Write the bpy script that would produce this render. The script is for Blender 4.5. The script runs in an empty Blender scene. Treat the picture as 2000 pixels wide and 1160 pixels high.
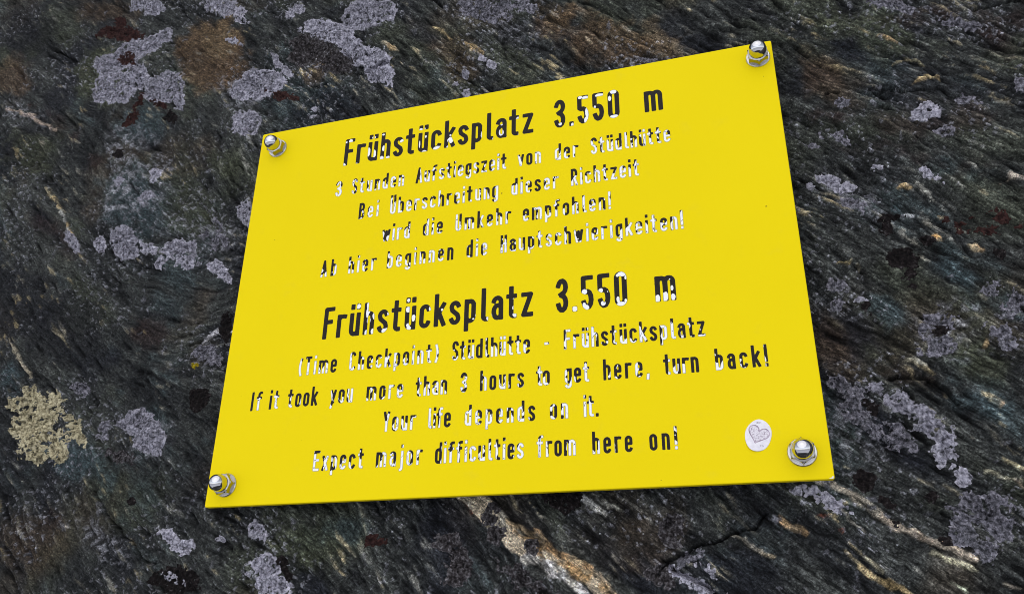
import bpy, bmesh, math
import numpy as np
from mathutils import Matrix, Vector

# ------------------------------------------------------------------ camera, sky, sun, exposure
SC = bpy.context.scene
COL = SC.collection
ZO = 1.6                                  # height of the sign's centre above the ground (m)
cam = bpy.data.cameras.new("camera")
cam.sensor_fit = 'HORIZONTAL'; cam.sensor_width = 36.0
cam.lens = 1605.93 / 2000 * 36.0
cam.clip_start = 0.01; cam.clip_end = 20000
cam_o = bpy.data.objects.new("camera", cam)
COL.objects.link(cam_o)
M = Matrix(((0.95595719, 0.10842174, 0.27274637, 0.164887845),
            (0.2933158, -0.38636464, -0.87446452, -0.478605663),
            (0.01056859, 0.91595147, -0.40114986, -0.240325131 + ZO),
            (0, 0, 0, 1)))
LEAN = Matrix.Translation((0, 0, ZO)) @ Matrix.Rotation(math.radians(-20), 4, 'X') @ Matrix.Translation((0, 0, -ZO))   # the slab leans back 20 degrees
cam_o.matrix_world = LEAN @ M
SC.camera = cam_o

SUN_EL, SUN_AZ = math.radians(60), math.radians(-6)      # azimuth measured from -Y towards +X
w = bpy.data.worlds.new("World"); SC.world = w; w.use_nodes = True
nt = w.node_tree
bg = nt.nodes['Background']
sky = nt.nodes.new('ShaderNodeTexSky'); sky.sky_type = 'NISHITA'; sky.sun_disc = False
sky.sun_elevation = SUN_EL; sky.sun_rotation = math.radians(180) - SUN_AZ
sky.altitude = 3500; sky.air_density = 1.0; sky.dust_density = 6.0; sky.ozone_density = 1.0
hs_ = nt.nodes.new('ShaderNodeHueSaturation'); hs_.inputs['Saturation'].default_value = 0.30   # thin cloud greys the sky
nt.links.new(sky.outputs[0], hs_.inputs['Color']); nt.links.new(hs_.outputs[0], bg.inputs[0])
bg.inputs[1].default_value = 0.15
sl = bpy.data.lights.new("sun", 'SUN'); sl.energy = 0.8; sl.angle = math.radians(90); sl.color = (1, 0.97, 0.93)
so = bpy.data.objects.new("sun", sl); COL.objects.link(so)
sdir = Vector((math.sin(SUN_AZ) * math.cos(SUN_EL), -math.cos(SUN_AZ) * math.cos(SUN_EL), math.sin(SUN_EL)))
so.rotation_euler = sdir.to_track_quat('Z', 'Y').to_euler(); so.location = (0.5, -3, 5)
SC.view_settings.view_transform = 'Standard'; SC.view_settings.look = 'None'
SC.view_settings.gamma = 1.0; SC.view_settings.use_curve_mapping = False
SC.cycles.filter_width = 0.95
SC.view_settings.exposure = 0.54

# ------------------------------------------------------------------ helpers
def link(name, me, mat=None, parent=None, loc=None):
    o = bpy.data.objects.new(name, me); COL.objects.link(o)
    if mat is not None and me is not None: me.materials.append(mat)
    if parent is not None: o.parent = parent
    if loc is not None: o.location = loc
    return o

def tag(o, label=None, cat=None, group=None, kind=None):
    if label: o['label'] = label
    if cat: o['category'] = cat
    if group: o['group'] = group
    if kind: o['kind'] = kind
    return o

def np_mesh(name, V, F, smooth=True, attrs=None):
    me = bpy.data.meshes.new(name)
    V = np.ascontiguousarray(V, np.float32); F = np.ascontiguousarray(F, np.int32)
    me.vertices.add(len(V)); me.vertices.foreach_set('co', V.ravel())
    k = F.shape[1]
    me.loops.add(F.size); me.loops.foreach_set('vertex_index', F.ravel())
    me.polygons.add(len(F)); me.polygons.foreach_set('loop_start', np.arange(0, F.size, k, dtype=np.int32))
    me.update(calc_edges=True)
    me.polygons.foreach_set('use_smooth', np.full(len(F), smooth, bool))
    for an, a in (attrs or {}).items():
        if a.ndim == 1:
            at = me.attributes.new(an, 'FLOAT', 'POINT'); at.data.foreach_set('value', np.ascontiguousarray(a, np.float32))
        elif a.shape[1] == 4:
            at = me.attributes.new(an, 'FLOAT_COLOR', 'POINT'); at.data.foreach_set('color', np.ascontiguousarray(a, np.float32).ravel())
        else:
            at = me.attributes.new(an, 'FLOAT_VECTOR', 'POINT'); at.data.foreach_set('vector', np.ascontiguousarray(a, np.float32).ravel())
    me.validate()
    return me

def bm_obj(name, bm, mat, parent=None, smooth=False, loc=None):
    me = bpy.data.meshes.new(name); bm.to_mesh(me); bm.free()
    for p in me.polygons: p.use_smooth = smooth
    return link(name, me, mat, parent, loc)

def grid_faces(ny, nx):
    i = np.arange(ny * nx, dtype=np.int32).reshape(ny, nx)
    return np.stack([i[:-1, :-1], i[:-1, 1:], i[1:, 1:], i[1:, :-1]], -1).reshape(-1, 4)

def sstep(a, b, x):
    t = np.clip((x - a) / (b - a), 0, 1); return t * t * (3 - 2 * t)

_rg = np.random.default_rng(11)
_P = _rg.permutation(4096).astype(np.int32)
_A = _rg.uniform(0, 2 * np.pi, 4096)
_GX, _GY = np.cos(_A).astype(np.float32), np.sin(_A).astype(np.float32)

def perlin(x, y, seed=0):
    x = np.asarray(x); y = np.asarray(y)
    x0 = np.floor(x); y0 = np.floor(y); fx = (x - x0).astype(np.float32); fy = (y - y0).astype(np.float32)
    ix = x0.astype(np.int32) + seed * 7919; iy = y0.astype(np.int32) + seed * 3571
    u = fx * fx * fx * (fx * (fx * 6 - 15) + 10); v = fy * fy * fy * (fy * (fy * 6 - 15) + 10)
    p0 = _P[iy & 4095]; p1 = _P[(iy + 1) & 4095]
    a = _P[(ix + p0) & 4095]; b = _P[(ix + 1 + p0) & 4095]; c = _P[(ix + p1) & 4095]; d = _P[(ix + 1 + p1) & 4095]
    n00 = _GX[a] * fx + _GY[a] * fy; n10 = _GX[b] * (fx - 1) + _GY[b] * fy
    n01 = _GX[c] * fx + _GY[c] * (fy - 1); n11 = _GX[d] * (fx - 1) + _GY[d] * (fy - 1)
    n0 = n00 + u * (n10 - n00); n1 = n01 + u * (n11 - n01)
    return (n0 + v * (n1 - n0)) * 1.5

def fbm(x, y, seed=0, oct=4, gain=0.5):
    r = 0; a = 1; f = 1; s = 0
    for i in range(oct):
        r = r + a * perlin(x * f + 17.3 * i, y * f - 9.1 * i, seed + i * 31); s += a; a *= gain; f *= 2.03
    return r / s

# ------------------------------------------------------------------ node helper
class NT:
    def __init__(s, name):
        s.m = bpy.data.materials.new(name); s.m.use_nodes = True; s.t = s.m.node_tree
        s.b = s.t.nodes['Principled BSDF']
    def n(s, typ, **k):
        x = s.t.nodes.new(typ)
        for a, v in k.items(): setattr(x, a, v)
        return x
    def l(s, a, b): s.t.links.new(a, b)
    def attr(s, name): return s.n('ShaderNodeAttribute', attribute_name=name)
    def noise(s, scale, detail=4, rough=0.55, vec=None):
        x = s.n('ShaderNodeTexNoise'); x.inputs['Scale'].default_value = scale
        x.inputs['Detail'].default_value = detail; x.inputs['Roughness'].default_value = rough
        if vec is None:
            tc = s.n('ShaderNodeTexCoord'); vec = tc.outputs['Object']
        s.l(vec, x.inputs['Vector']); return x
    def ramp(s, src, stops, interp='LINEAR'):
        x = s.n('ShaderNodeValToRGB'); x.color_ramp.interpolation = interp
        e = x.color_ramp.elements
        while len(e) < len(stops): e.new(0.5)
        for i, (p, c) in enumerate(stops):
            e[i].position = p; e[i].color = (*c, 1) if hasattr(c, '__len__') else (c, c, c, 1)
        s.l(src, x.inputs[0]); return x
    def mix(s, fac, a, b, mode='MIX'):
        x = s.n('ShaderNodeMix', data_type='RGBA', blend_type=mode)
        for sock, v in ((x.inputs[0], fac), (x.inputs[6], a), (x.inputs[7], b)):
            if hasattr(v, 'is_linked'): s.l(v, sock)
            elif hasattr(v, '__len__'): sock.default_value = (*v, 1)
            else: sock.default_value = v
        return x.outputs[2]
    def math(s, op, a, b=0.0, clamp=False):
        x = s.n('ShaderNodeMath', operation=op); x.use_clamp = clamp
        for sock, v in ((x.inputs[0], a), (x.inputs[1], b)):
            if hasattr(v, 'is_linked'): s.l(v, sock)
            else: sock.default_value = v
        return x.outputs[0]
    def bump(s, h, strength, dist):
        x = s.n('ShaderNodeBump'); x.inputs['Strength'].default_value = strength; x.inputs['Distance'].default_value = dist
        s.l(h, x.inputs['Height']); s.l(x.outputs[0], s.b.inputs['Normal']); return x
    def set(s, **k):
        for a, v in k.items():
            sock = s.b.inputs[a.replace('_', ' ')]
            if hasattr(v, 'is_linked'): s.l(v, sock)
            elif hasattr(v, '__len__'): sock.default_value = (*v, 1)
            else: sock.default_value = v
        return s

# ------------------------------------------------------------------ materials
def mat_rock():
    m = NT('schist_rock')
    c = m.attr('tint'); f = m.attr('foliation')
    n1 = m.noise(1.0, 6, 0.75, f.outputs['Vector'])                 # stretched along the foliation
    n2 = m.noise(780, 5, 0.72)
    r1 = m.ramp(n1.outputs[0], [(0.30, 0.16), (0.42, 0.55), (0.52, 0.95), (0.60, 1.55), (0.70, 3.0)])
    r2 = m.ramp(n2.outputs[0], [(0.34, 0.32), (0.44, 0.70), (0.52, 1.0), (0.60, 1.5), (0.70, 2.3)])
    a = m.mix(1.0, c.outputs['Color'], r1.outputs[0], 'MULTIPLY')
    a = m.mix(1.0, a, r2.outputs[0], 'MULTIPLY')
    m.set(Base_Color=a)
    rr = m.ramp(n2.outputs[0], [(0.3, 0.5), (0.7, 0.85)])
    m.set(Roughness=rr.outputs[0]); m.b.inputs['Specular IOR Level'].default_value = 0.13
    h = m.math('ADD', n1.outputs[0], m.math('MULTIPLY', n2.outputs[0], 0.55))
    m.bump(h, 1.0, 0.0022)
    return m.m

def mat_lichen(name, stops, stain, speck):
    m = NT(name)
    np_ = m.noise(240, 4, 0.62); e = m.attr('rim')                                               # 0 in the middle of the crust, 1 at its margin
    n = m.noise(520, 5, 0.68); n2 = m.noise(95, 4, 0.6)
    s = m.math('ADD', n.outputs[0], m.math('MULTIPLY', e.outputs['Fac'], 0.10))
    s = m.math('ADD', s, m.math('MULTIPLY', m.math('SUBTRACT', n2.outputs[0], 0.5), 0.35))
    r = m.ramp(s, stops)
    k = m.ramp(n2.outputs[0], [(0.50, 0.0), (0.66, 0.65)])
    a = m.mix(k.outputs[0], r.outputs[0], stain)
    v = m.n('ShaderNodeTexVoronoi'); v.inputs['Scale'].default_value = 420
    tc = m.n('ShaderNodeTexCoord'); m.l(tc.outputs['Object'], v.inputs['Vector'])
    vk = m.ramp(v.outputs['Distance'], [(0.10, 1.0), (0.30, 0.0)])
    a = m.mix(m.math('MULTIPLY', vk.outputs[0], 0.5), a, speck)
    vc = m.n('ShaderNodeTexVoronoi', feature='DISTANCE_TO_EDGE'); vc.inputs['Scale'].default_value = 210   # fine cracks between the areoles
    wv = m.n('ShaderNodeVectorMath', operation='MULTIPLY_ADD'); m.l(n.outputs['Color'], wv.inputs[0]); wv.inputs[1].default_value = (0.006, 0.006, 0.006)
    m.l(tc.outputs['Object'], wv.inputs[2]); m.l(wv.outputs[0], vc.inputs['Vector'])
    ck = m.ramp(vc.outputs['Distance'], [(0.0, 0.8), (0.11, 0.0)])
    ck = m.math('MULTIPLY', ck.outputs[0], m.ramp(n2.outputs[0], [(0.42, 0.0), (0.55, 1.0)]).outputs[0])
    a = m.mix(ck, a, tuple(c * 0.25 for c in stain))
    pit = m.ramp(np_.outputs[0], [(0.37, 0.28), (0.45, 0.85), (0.55, 1.0), (0.66, 1.3)])
    a = m.mix(m.math('SUBTRACT', 1.0, m.math('MULTIPLY', e.outputs['Fac'], 0.45)), a, m.mix(1.0, a, pit.outputs[0], 'MULTIPLY'))
    oi = m.n('ShaderNodeObjectInfo'); n3 = m.noise(38, 3, 0.6)
    tone = m.math('ADD', m.math('MULTIPLY', oi.outputs['Random'], 0.35), m.math('MULTIPLY', n3.outputs[0], 1.25))
    tone = m.math('ADD', tone, 0.34)
    cc = m.n('ShaderNodeCombineColor'); [m.l(tone, cc.inputs[q]) for q in range(3)]
    a = m.mix(1.0, a, cc.outputs[0], 'MULTIPLY')
    m.set(Base_Color=a, Roughness=0.95); m.b.inputs['Specular IOR Level'].default_value = 0.1
    m.bump(m.math('ADD', n.outputs[0], m.math('MULTIPLY', v.outputs['Distance'], 0.6)), 1.0, 0.0014)
    return m.m

def mat_yellow():
    m = NT('yellow_sheet')
    n = m.noise(5, 3, 0.5); n2 = m.noise(2600, 2, 0.5); sp = m.noise(210, 2, 0.4); sc = m.noise(60, 5, 0.6)
    c = m.ramp(n.outputs[0], [(0.3, (0.800, 0.618, 0.0035)), (0.7, (0.832, 0.650, 0.0045))])
    g = m.ramp(n2.outputs[0], [(0.3, 0.965), (0.7, 1.0)])
    a = m.mix(1.0, c.outputs[0], g.outputs[0], 'MULTIPLY')
    d = m.ramp(sp.outputs[0], [(0.785, 0.0), (0.80, 0.7)])         # a few dirt specks
    a = m.mix(d.outputs[0], a, (0.17, 0.11, 0.012))
    d2 = m.ramp(sc.outputs[0], [(0.60, 0.0), (0.80, 0.10)])         # faint grime film
    a = m.mix(d2.outputs[0], a, (0.45, 0.36, 0.10))
    rr = m.ramp(sc.outputs[0], [(0.3, 0.40), (0.7, 0.54)])
    m.set(Base_Color=a, Roughness=rr.outputs[0]); m.b.inputs['Specular IOR Level'].default_value = 0.035
    m.bump(n2.outputs[0], 0.10, 0.0004)
    return m.m

def mat_letter():
    m = NT('flaking_black_paint')
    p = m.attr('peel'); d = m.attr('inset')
    n = m.noise(900, 3, 0.6)
    k = m.math('ADD', p.outputs['Fac'], m.math('MULTIPLY', m.math('SUBTRACT', n.outputs[0], 0.5), 0.10))
    k = m.ramp(m.math('ADD', m.math('MULTIPLY', k, 4.0), 0.5), [(0.46, 0.0), (0.54, 1.0)])
    black = m.ramp(n.outputs[0], [(0.3, (0.0105, 0.0080, 0.0080)), (0.7, (0.021, 0.0165, 0.016))])
    white = m.ramp(n.outputs[0], [(0.3, (0.80, 0.80, 0.84)), (0.7, (0.90, 0.90, 0.92))])
    a = m.mix(k.outputs[0], black.outputs[0], white.outputs[0])
    # groove wall's shade, painted as a dark line along the letter edges
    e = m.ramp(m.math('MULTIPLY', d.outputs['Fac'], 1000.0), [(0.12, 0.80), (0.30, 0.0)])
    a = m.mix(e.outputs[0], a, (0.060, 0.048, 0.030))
    m.set(Base_Color=a, Roughness=0.5); m.b.inputs['Specular IOR Level'].default_value = 0.12
    h = m.math('SUBTRACT', m.math('MULTIPLY', k.outputs[0], -0.4), m.math('MINIMUM', m.math('MULTIPLY', d.outputs['Fac'], 2500.0), 1.0))
    m.bump(h, 0.6, 0.00025)
    return m.m

def mat_steel(name, base, rough):
    m = NT(name)
    n = m.noise(700, 3, 0.6); n2 = m.noise(140, 4, 0.6)
    r = m.ramp(n.outputs[0], [(0.3, rough * 0.7), (0.7, rough * 1.4)])
    c = m.ramp(n2.outputs[0], [(0.35, tuple(b * 0.86 for b in base)), (0.65, base)])
    m.set(Base_Color=c.outputs[0], Metallic=1.0, Roughness=r.outputs[0])
    m.bump(n2.outputs[0], 0.05, 0.0004)
    return m.m

def mat_plain(name, c0, c1, scale, rough):
    m = NT(name); n = m.noise(scale, 5, 0.6)
    r = m.ramp(n.outputs[0], [(0.3, c0), (0.7, c1)])
    m.set(Base_Color=r.outputs[0], Roughness=rough); m.bump(n.outputs[0], 0.3, 0.3 / scale)
    return m.m

M_ROCK = mat_rock()
M_GREY = mat_lichen('grey_lichen', [(0.32, (0.022, 0.022, 0.026)), (0.42, (0.12, 0.116, 0.142)), (0.53, (0.265, 0.255, 0.305)), (0.70, (0.47, 0.455, 0.52))], (0.105, 0.105, 0.122), (0.33, 0.33, 0.37))
M_DIM = mat_lichen('weathered_grey_lichen', [(0.34, (0.016, 0.016, 0.019)), (0.46, (0.070, 0.068, 0.081)), (0.57, (0.165, 0.158, 0.188)), (0.74, (0.35, 0.335, 0.385))], (0.040, 0.042, 0.046), (0.19, 0.185, 0.21))
M_DARK = mat_lichen('dark_brown_lichen', [(0.36, (0.0035, 0.0030, 0.0032)), (0.54, (0.0095, 0.0075, 0.0076)), (0.67, (0.022, 0.0175, 0.0175)), (0.80, (0.115, 0.105, 0.108))], (0.007, 0.0055, 0.0056), (0.018, 0.0145, 0.0145))
M_GRAIN = mat_lichen('granular_dark_lichen', [(0.34, (0.007, 0.006, 0.0065)), (0.47, (0.022, 0.019, 0.02)), (0.58, (0.062, 0.056, 0.06)), (0.74, (0.22, 0.21, 0.225))], (0.022, 0.018, 0.017), (0.085, 0.08, 0.083))
M_RED = mat_lichen('red_brown_lichen', [(0.34, (0.009, 0.0045, 0.0042)), (0.52, (0.028, 0.0125, 0.0115)), (0.72, (0.058, 0.027, 0.023)), (0.86, (0.11, 0.07, 0.06))], (0.022, 0.011, 0.010), (0.045, 0.022, 0.019))
M_CREAM = mat_lichen('cream_lichen', [(0.34, (0.045, 0.040, 0.028)), (0.43, (0.22, 0.19, 0.115)), (0.54, (0.43, 0.38, 0.245)), (0.72, (0.60, 0.55, 0.39))], (0.27, 0.23, 0.14), (0.46, 0.40, 0.25))
M_GOLD = mat_lichen('yellow_lichen', [(0.3, (0.12, 0.09, 0.004)), (0.7, (0.40, 0.31, 0.015))], (0.2, 0.15, 0.01), (0.4, 0.3, 0.02))
MATS = dict(grey=M_GREY, dim=M_DIM, dark=M_DARK, grain=M_GRAIN, red=M_RED, cream=M_CREAM, gold=M_GOLD)
M_YEL = mat_yellow()
M_LET = mat_letter()
M_CHROME = mat_steel('polished_steel', (0.64, 0.63, 0.65), 0.07)
M_HEX = mat_steel('machined_steel', (0.40, 0.38, 0.35), 0.07)
M_WASH = mat_steel('washer_steel', (0.60, 0.585, 0.60), 0.27)
def mat_ground():
    m = NT('ledge_and_snow'); sn = m.attr('snow'); n = m.noise(6, 6, 0.65)
    r = m.ramp(n.outputs[0], [(0.3, (0.018, 0.018, 0.020)), (0.7, (0.065, 0.062, 0.060))])
    w_ = m.ramp(n.outputs[0], [(0.3, (0.62, 0.63, 0.66)), (0.7, (0.80, 0.80, 0.82))])
    m.set(Base_Color=m.mix(sn.outputs['Fac'], r.outputs[0], w_.outputs[0]), Roughness=0.9); return m.m
M_GROUND = mat_ground()

# ------------------------------------------------------------------ the rock face (plane coordinates: x right, z up, y into the rock; metres)
STEP = 0.00072
xd = np.arange(-0.615, 0.395, STEP); zd = np.arange(-0.235, 0.445, STEP)
def margins(d, lo, hi):
    def run(p, end):                                                # fine rows just outside the frame, then coarser and coarser
        a = []; s = STEP; q = 0
        while q < end:
            s = min(s * 1.15, 0.0022) if q < 0.28 else min(s * 1.09, 0.06)
            q += s; a.append(q)
        return np.array(a)
    a = d[-1] + run(0, hi - d[-1]); b = d[0] - run(0, d[0] - lo)
    return np.concatenate([b[::-1], d, a]), len(b)
xs, ox = margins(xd, -4.0, 4.0); zs, oz = margins(zd, -1.68, 2.6)
NXD, NZD = len(xd), len(zd)

# direction of the foliation, in the rock plane
DIRS = np.array([(0.2896, 0.0185, -0.912), (0.2572, 0.0984, -0.704), (0.3209, 0.1082, -0.693), (0.2336, 0.1628, -0.787), (0.2395, -0.1824, -0.673), (0.2843, -0.1413, -0.775), (0.2167, -0.0757, -0.703), (0.1633, -0.164, -0.7), (0.1048, -0.1759, -0.729), (0.0435, -0.1889, -0.784), (-0.0221, -0.1723, -0.906), (-0.0744, -0.1709, -0.963), (-0.1314, -0.153, -0.938), (-0.236, -0.1495, -0.82), (-0.1886, -0.1548, -0.341), (-0.1661, -0.1722, -0.442), (-0.2685, -0.1764, -0.722), (-0.3474, -0.145, -0.871), (-0.3526, -0.1885, -0.919), (-0.384, -0.0207, -0.785), (-0.3396, -0.0021, -0.749), (-0.4291, 0.131, -0.764), (-0.3786, 0.0484, -0.833), (-0.2268, -0.0094, 0.348), (-0.2938, 0.0154, -0.311), (-0.4867, 0.3214, -0.716), (-0.3276, 0.1682, -0.772), (-0.2449, 0.1436, -0.969), (-0.2799, 0.2645, -0.672), (-0.1548, 0.1861, -0.859), (-0.1743, 0.1761, -0.931), (-0.0583, 0.2257, -0.846), (-0.0142, 0.2317, -0.859), (0.0283, 0.2132, -0.855), (0.0899, 0.2079, -0.84), (0.147, 0.1864, -0.799), (0.0487, 0.1887, -0.795), (0.3052, -0.0382, -0.872), (0.2405, -0.0118, -0.801), (0.2763, -0.1809, -0.702), (-0.2307, -0.0946, -0.61)])
GX, GZ = np.meshgrid(xd.astype(np.float32), zd.astype(np.float32))
num = 0; den = 0
for px, pz, an in DIRS:
    wgt = 1.0 / (((GX - px) ** 2 + (GZ - pz) ** 2) + 0.0012) ** 1.5
    num = num + wgt * np.exp(2j * np.float32(an)).astype(np.complex64); den = den + wgt
TH = np.angle(num / den).astype(np.float32) / 2
TH = TH + 0.38 * fbm(GX * 22, GZ * 22, 5, 3) + 0.52 * fbm(GX * 95, GZ * 95, 6, 3)
DX, DZ = np.cos(TH), np.sin(TH)

rng = np.random.default_rng(4)
def blur(a, r):
    r = int(r)
    if r < 1: return a
    for ax in (0, 1):
        for _ in range(2):
            c = np.cumsum(np.concatenate([np.take(a, np.arange(r, 0, -1), ax), a, np.take(a, np.arange(-2, -r - 2, -1), ax)], ax), ax, dtype=np.float64)
            n = a.shape[ax]
            hi = np.take(c, np.arange(2 * r, 2 * r + n), ax)
            lo = np.concatenate([np.zeros_like(np.take(c, [0], ax)), np.take(c, np.arange(0, n - 1), ax)], ax)
            a = ((hi - lo) / (2 * r + 1)).astype(np.float32)
    return a
def lic(src, steps, h):
    """smear a noise along the foliation: streaks of any length that bend with it"""
    acc = src.copy()
    for sg in (1, -1):
        X, Z = np.meshgrid(np.arange(NXD, dtype=np.float32), np.arange(NZD, dtype=np.float32))
        for i in range(steps):
            ix = np.clip(X + 0.5, 0, NXD - 1).astype(np.int32); iz = np.clip(Z + 0.5, 0, NZD - 1).astype(np.int32)
            X = X + sg * h * DX[iz, ix]; Z = Z + sg * h * DZ[iz, ix]
            ix = np.clip(X + 0.5, 0, NXD - 1).astype(np.int32); iz = np.clip(Z + 0.5, 0, NZD - 1).astype(np.int32)
            acc += src[iz, ix]
    acc -= acc.mean(); return (acc / acc.std()).astype(np.float32)
WN = lambda: rng.standard_normal((NZD, NXD)).astype(np.float32)
L1 = lic(blur(WN(), 0), 4, 1.0)
L2 = lic(blur(WN(), 1), 9, 1.0)
L3 = lic(blur(WN(), 2), 16, 1.5)
L4 = lic(blur(WN(), 9), 30, 3.0)

def sdf_segments(X, Z, pts):
    d = np.full(X.shape, 1e3, np.float32); 
    for (a, b) in zip(pts[:-1], pts[1:]):
        bx, bz = b[0] - a[0], b[1] - a[1]
        t = np.clip(((X - a[0]) * bx + (Z - a[1]) * bz) / (bx * bx + bz * bz + 1e-12), 0, 1)
        r = a[2] + (b[2] - a[2]) * t                               # half width along the way
        d = np.minimum(d, np.sqrt((X - a[0] - t * bx) ** 2 + (Z - a[1] - t * bz) ** 2) - r)
    return d
def blob(X, Z, e):
    cx, cz, ax, az, bx, bz = e
    det = ax * bz - az * bx
    u = ((X - cx) * bz - (Z - cz) * bx) / det; v = (-(X - cx) * az + (Z - cz) * ax) / det
    rmin = min(math.hypot(ax, az), math.hypot(bx, bz))
    return (1 - np.sqrt(u * u + v * v)) * rmin                     # metres inside the margin

# relief, metres towards the viewer
CRACKS = [
    [(0.10075, -0.19276, 0.00029), (0.11145, -0.186, 0.00043), (0.1307, -0.18011, 0.0002), (0.14262, -0.1744, 0.00056), (0.15408, -0.172, 0.00028), (0.16313, -0.16538, 0.00019)],
    [(0.10247, -0.18858, 0.00029), (0.11506, -0.19583, 0.0007), (0.13118, -0.20553, 0.00069), (0.14147, -0.2136, 0.00054)],
    [(-0.12613, 0.20377, 0.00087), (-0.09655, 0.20969, 0.00076)],
    [(0.23798, -0.09092, 0.00043), (0.2501, -0.09076, 0.00042), (0.26237, -0.09649, 0.00042), (0.27321, -0.10903, 0.00027)],
    [(0.26024, 0.10811, 0.00037), (0.27122, 0.10725, 0.00072), (0.27698, 0.10372, 0.00035)],
    [(0.23137, 0.10883, 0.00054), (0.23951, 0.10898, 0.00054)],
    [(0.34042, 0.1435, 0.00036), (0.35434, 0.12462, 0.00037)],
    [(0.32846, 0.16266, 0.00037), (0.34745, 0.16386, 0.00069), (0.36446, 0.15944, 0.00067)],
    [(-0.31326, -0.13149, 0.00022), (-0.28153, -0.15859, 0.00041), (-0.24444, -0.18713, 0.00019)],
    [(-0.48429, 0.32304, 0.00102), (-0.45003, 0.30062, 0.0011)],
    [(-0.15658, 0.20704, 0.00053), (-0.17196, 0.20608, 0.00053)],
    [(0.26147, 0.10579, 0.00036), (0.30461, 0.10163, 0.00034)]]
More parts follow.
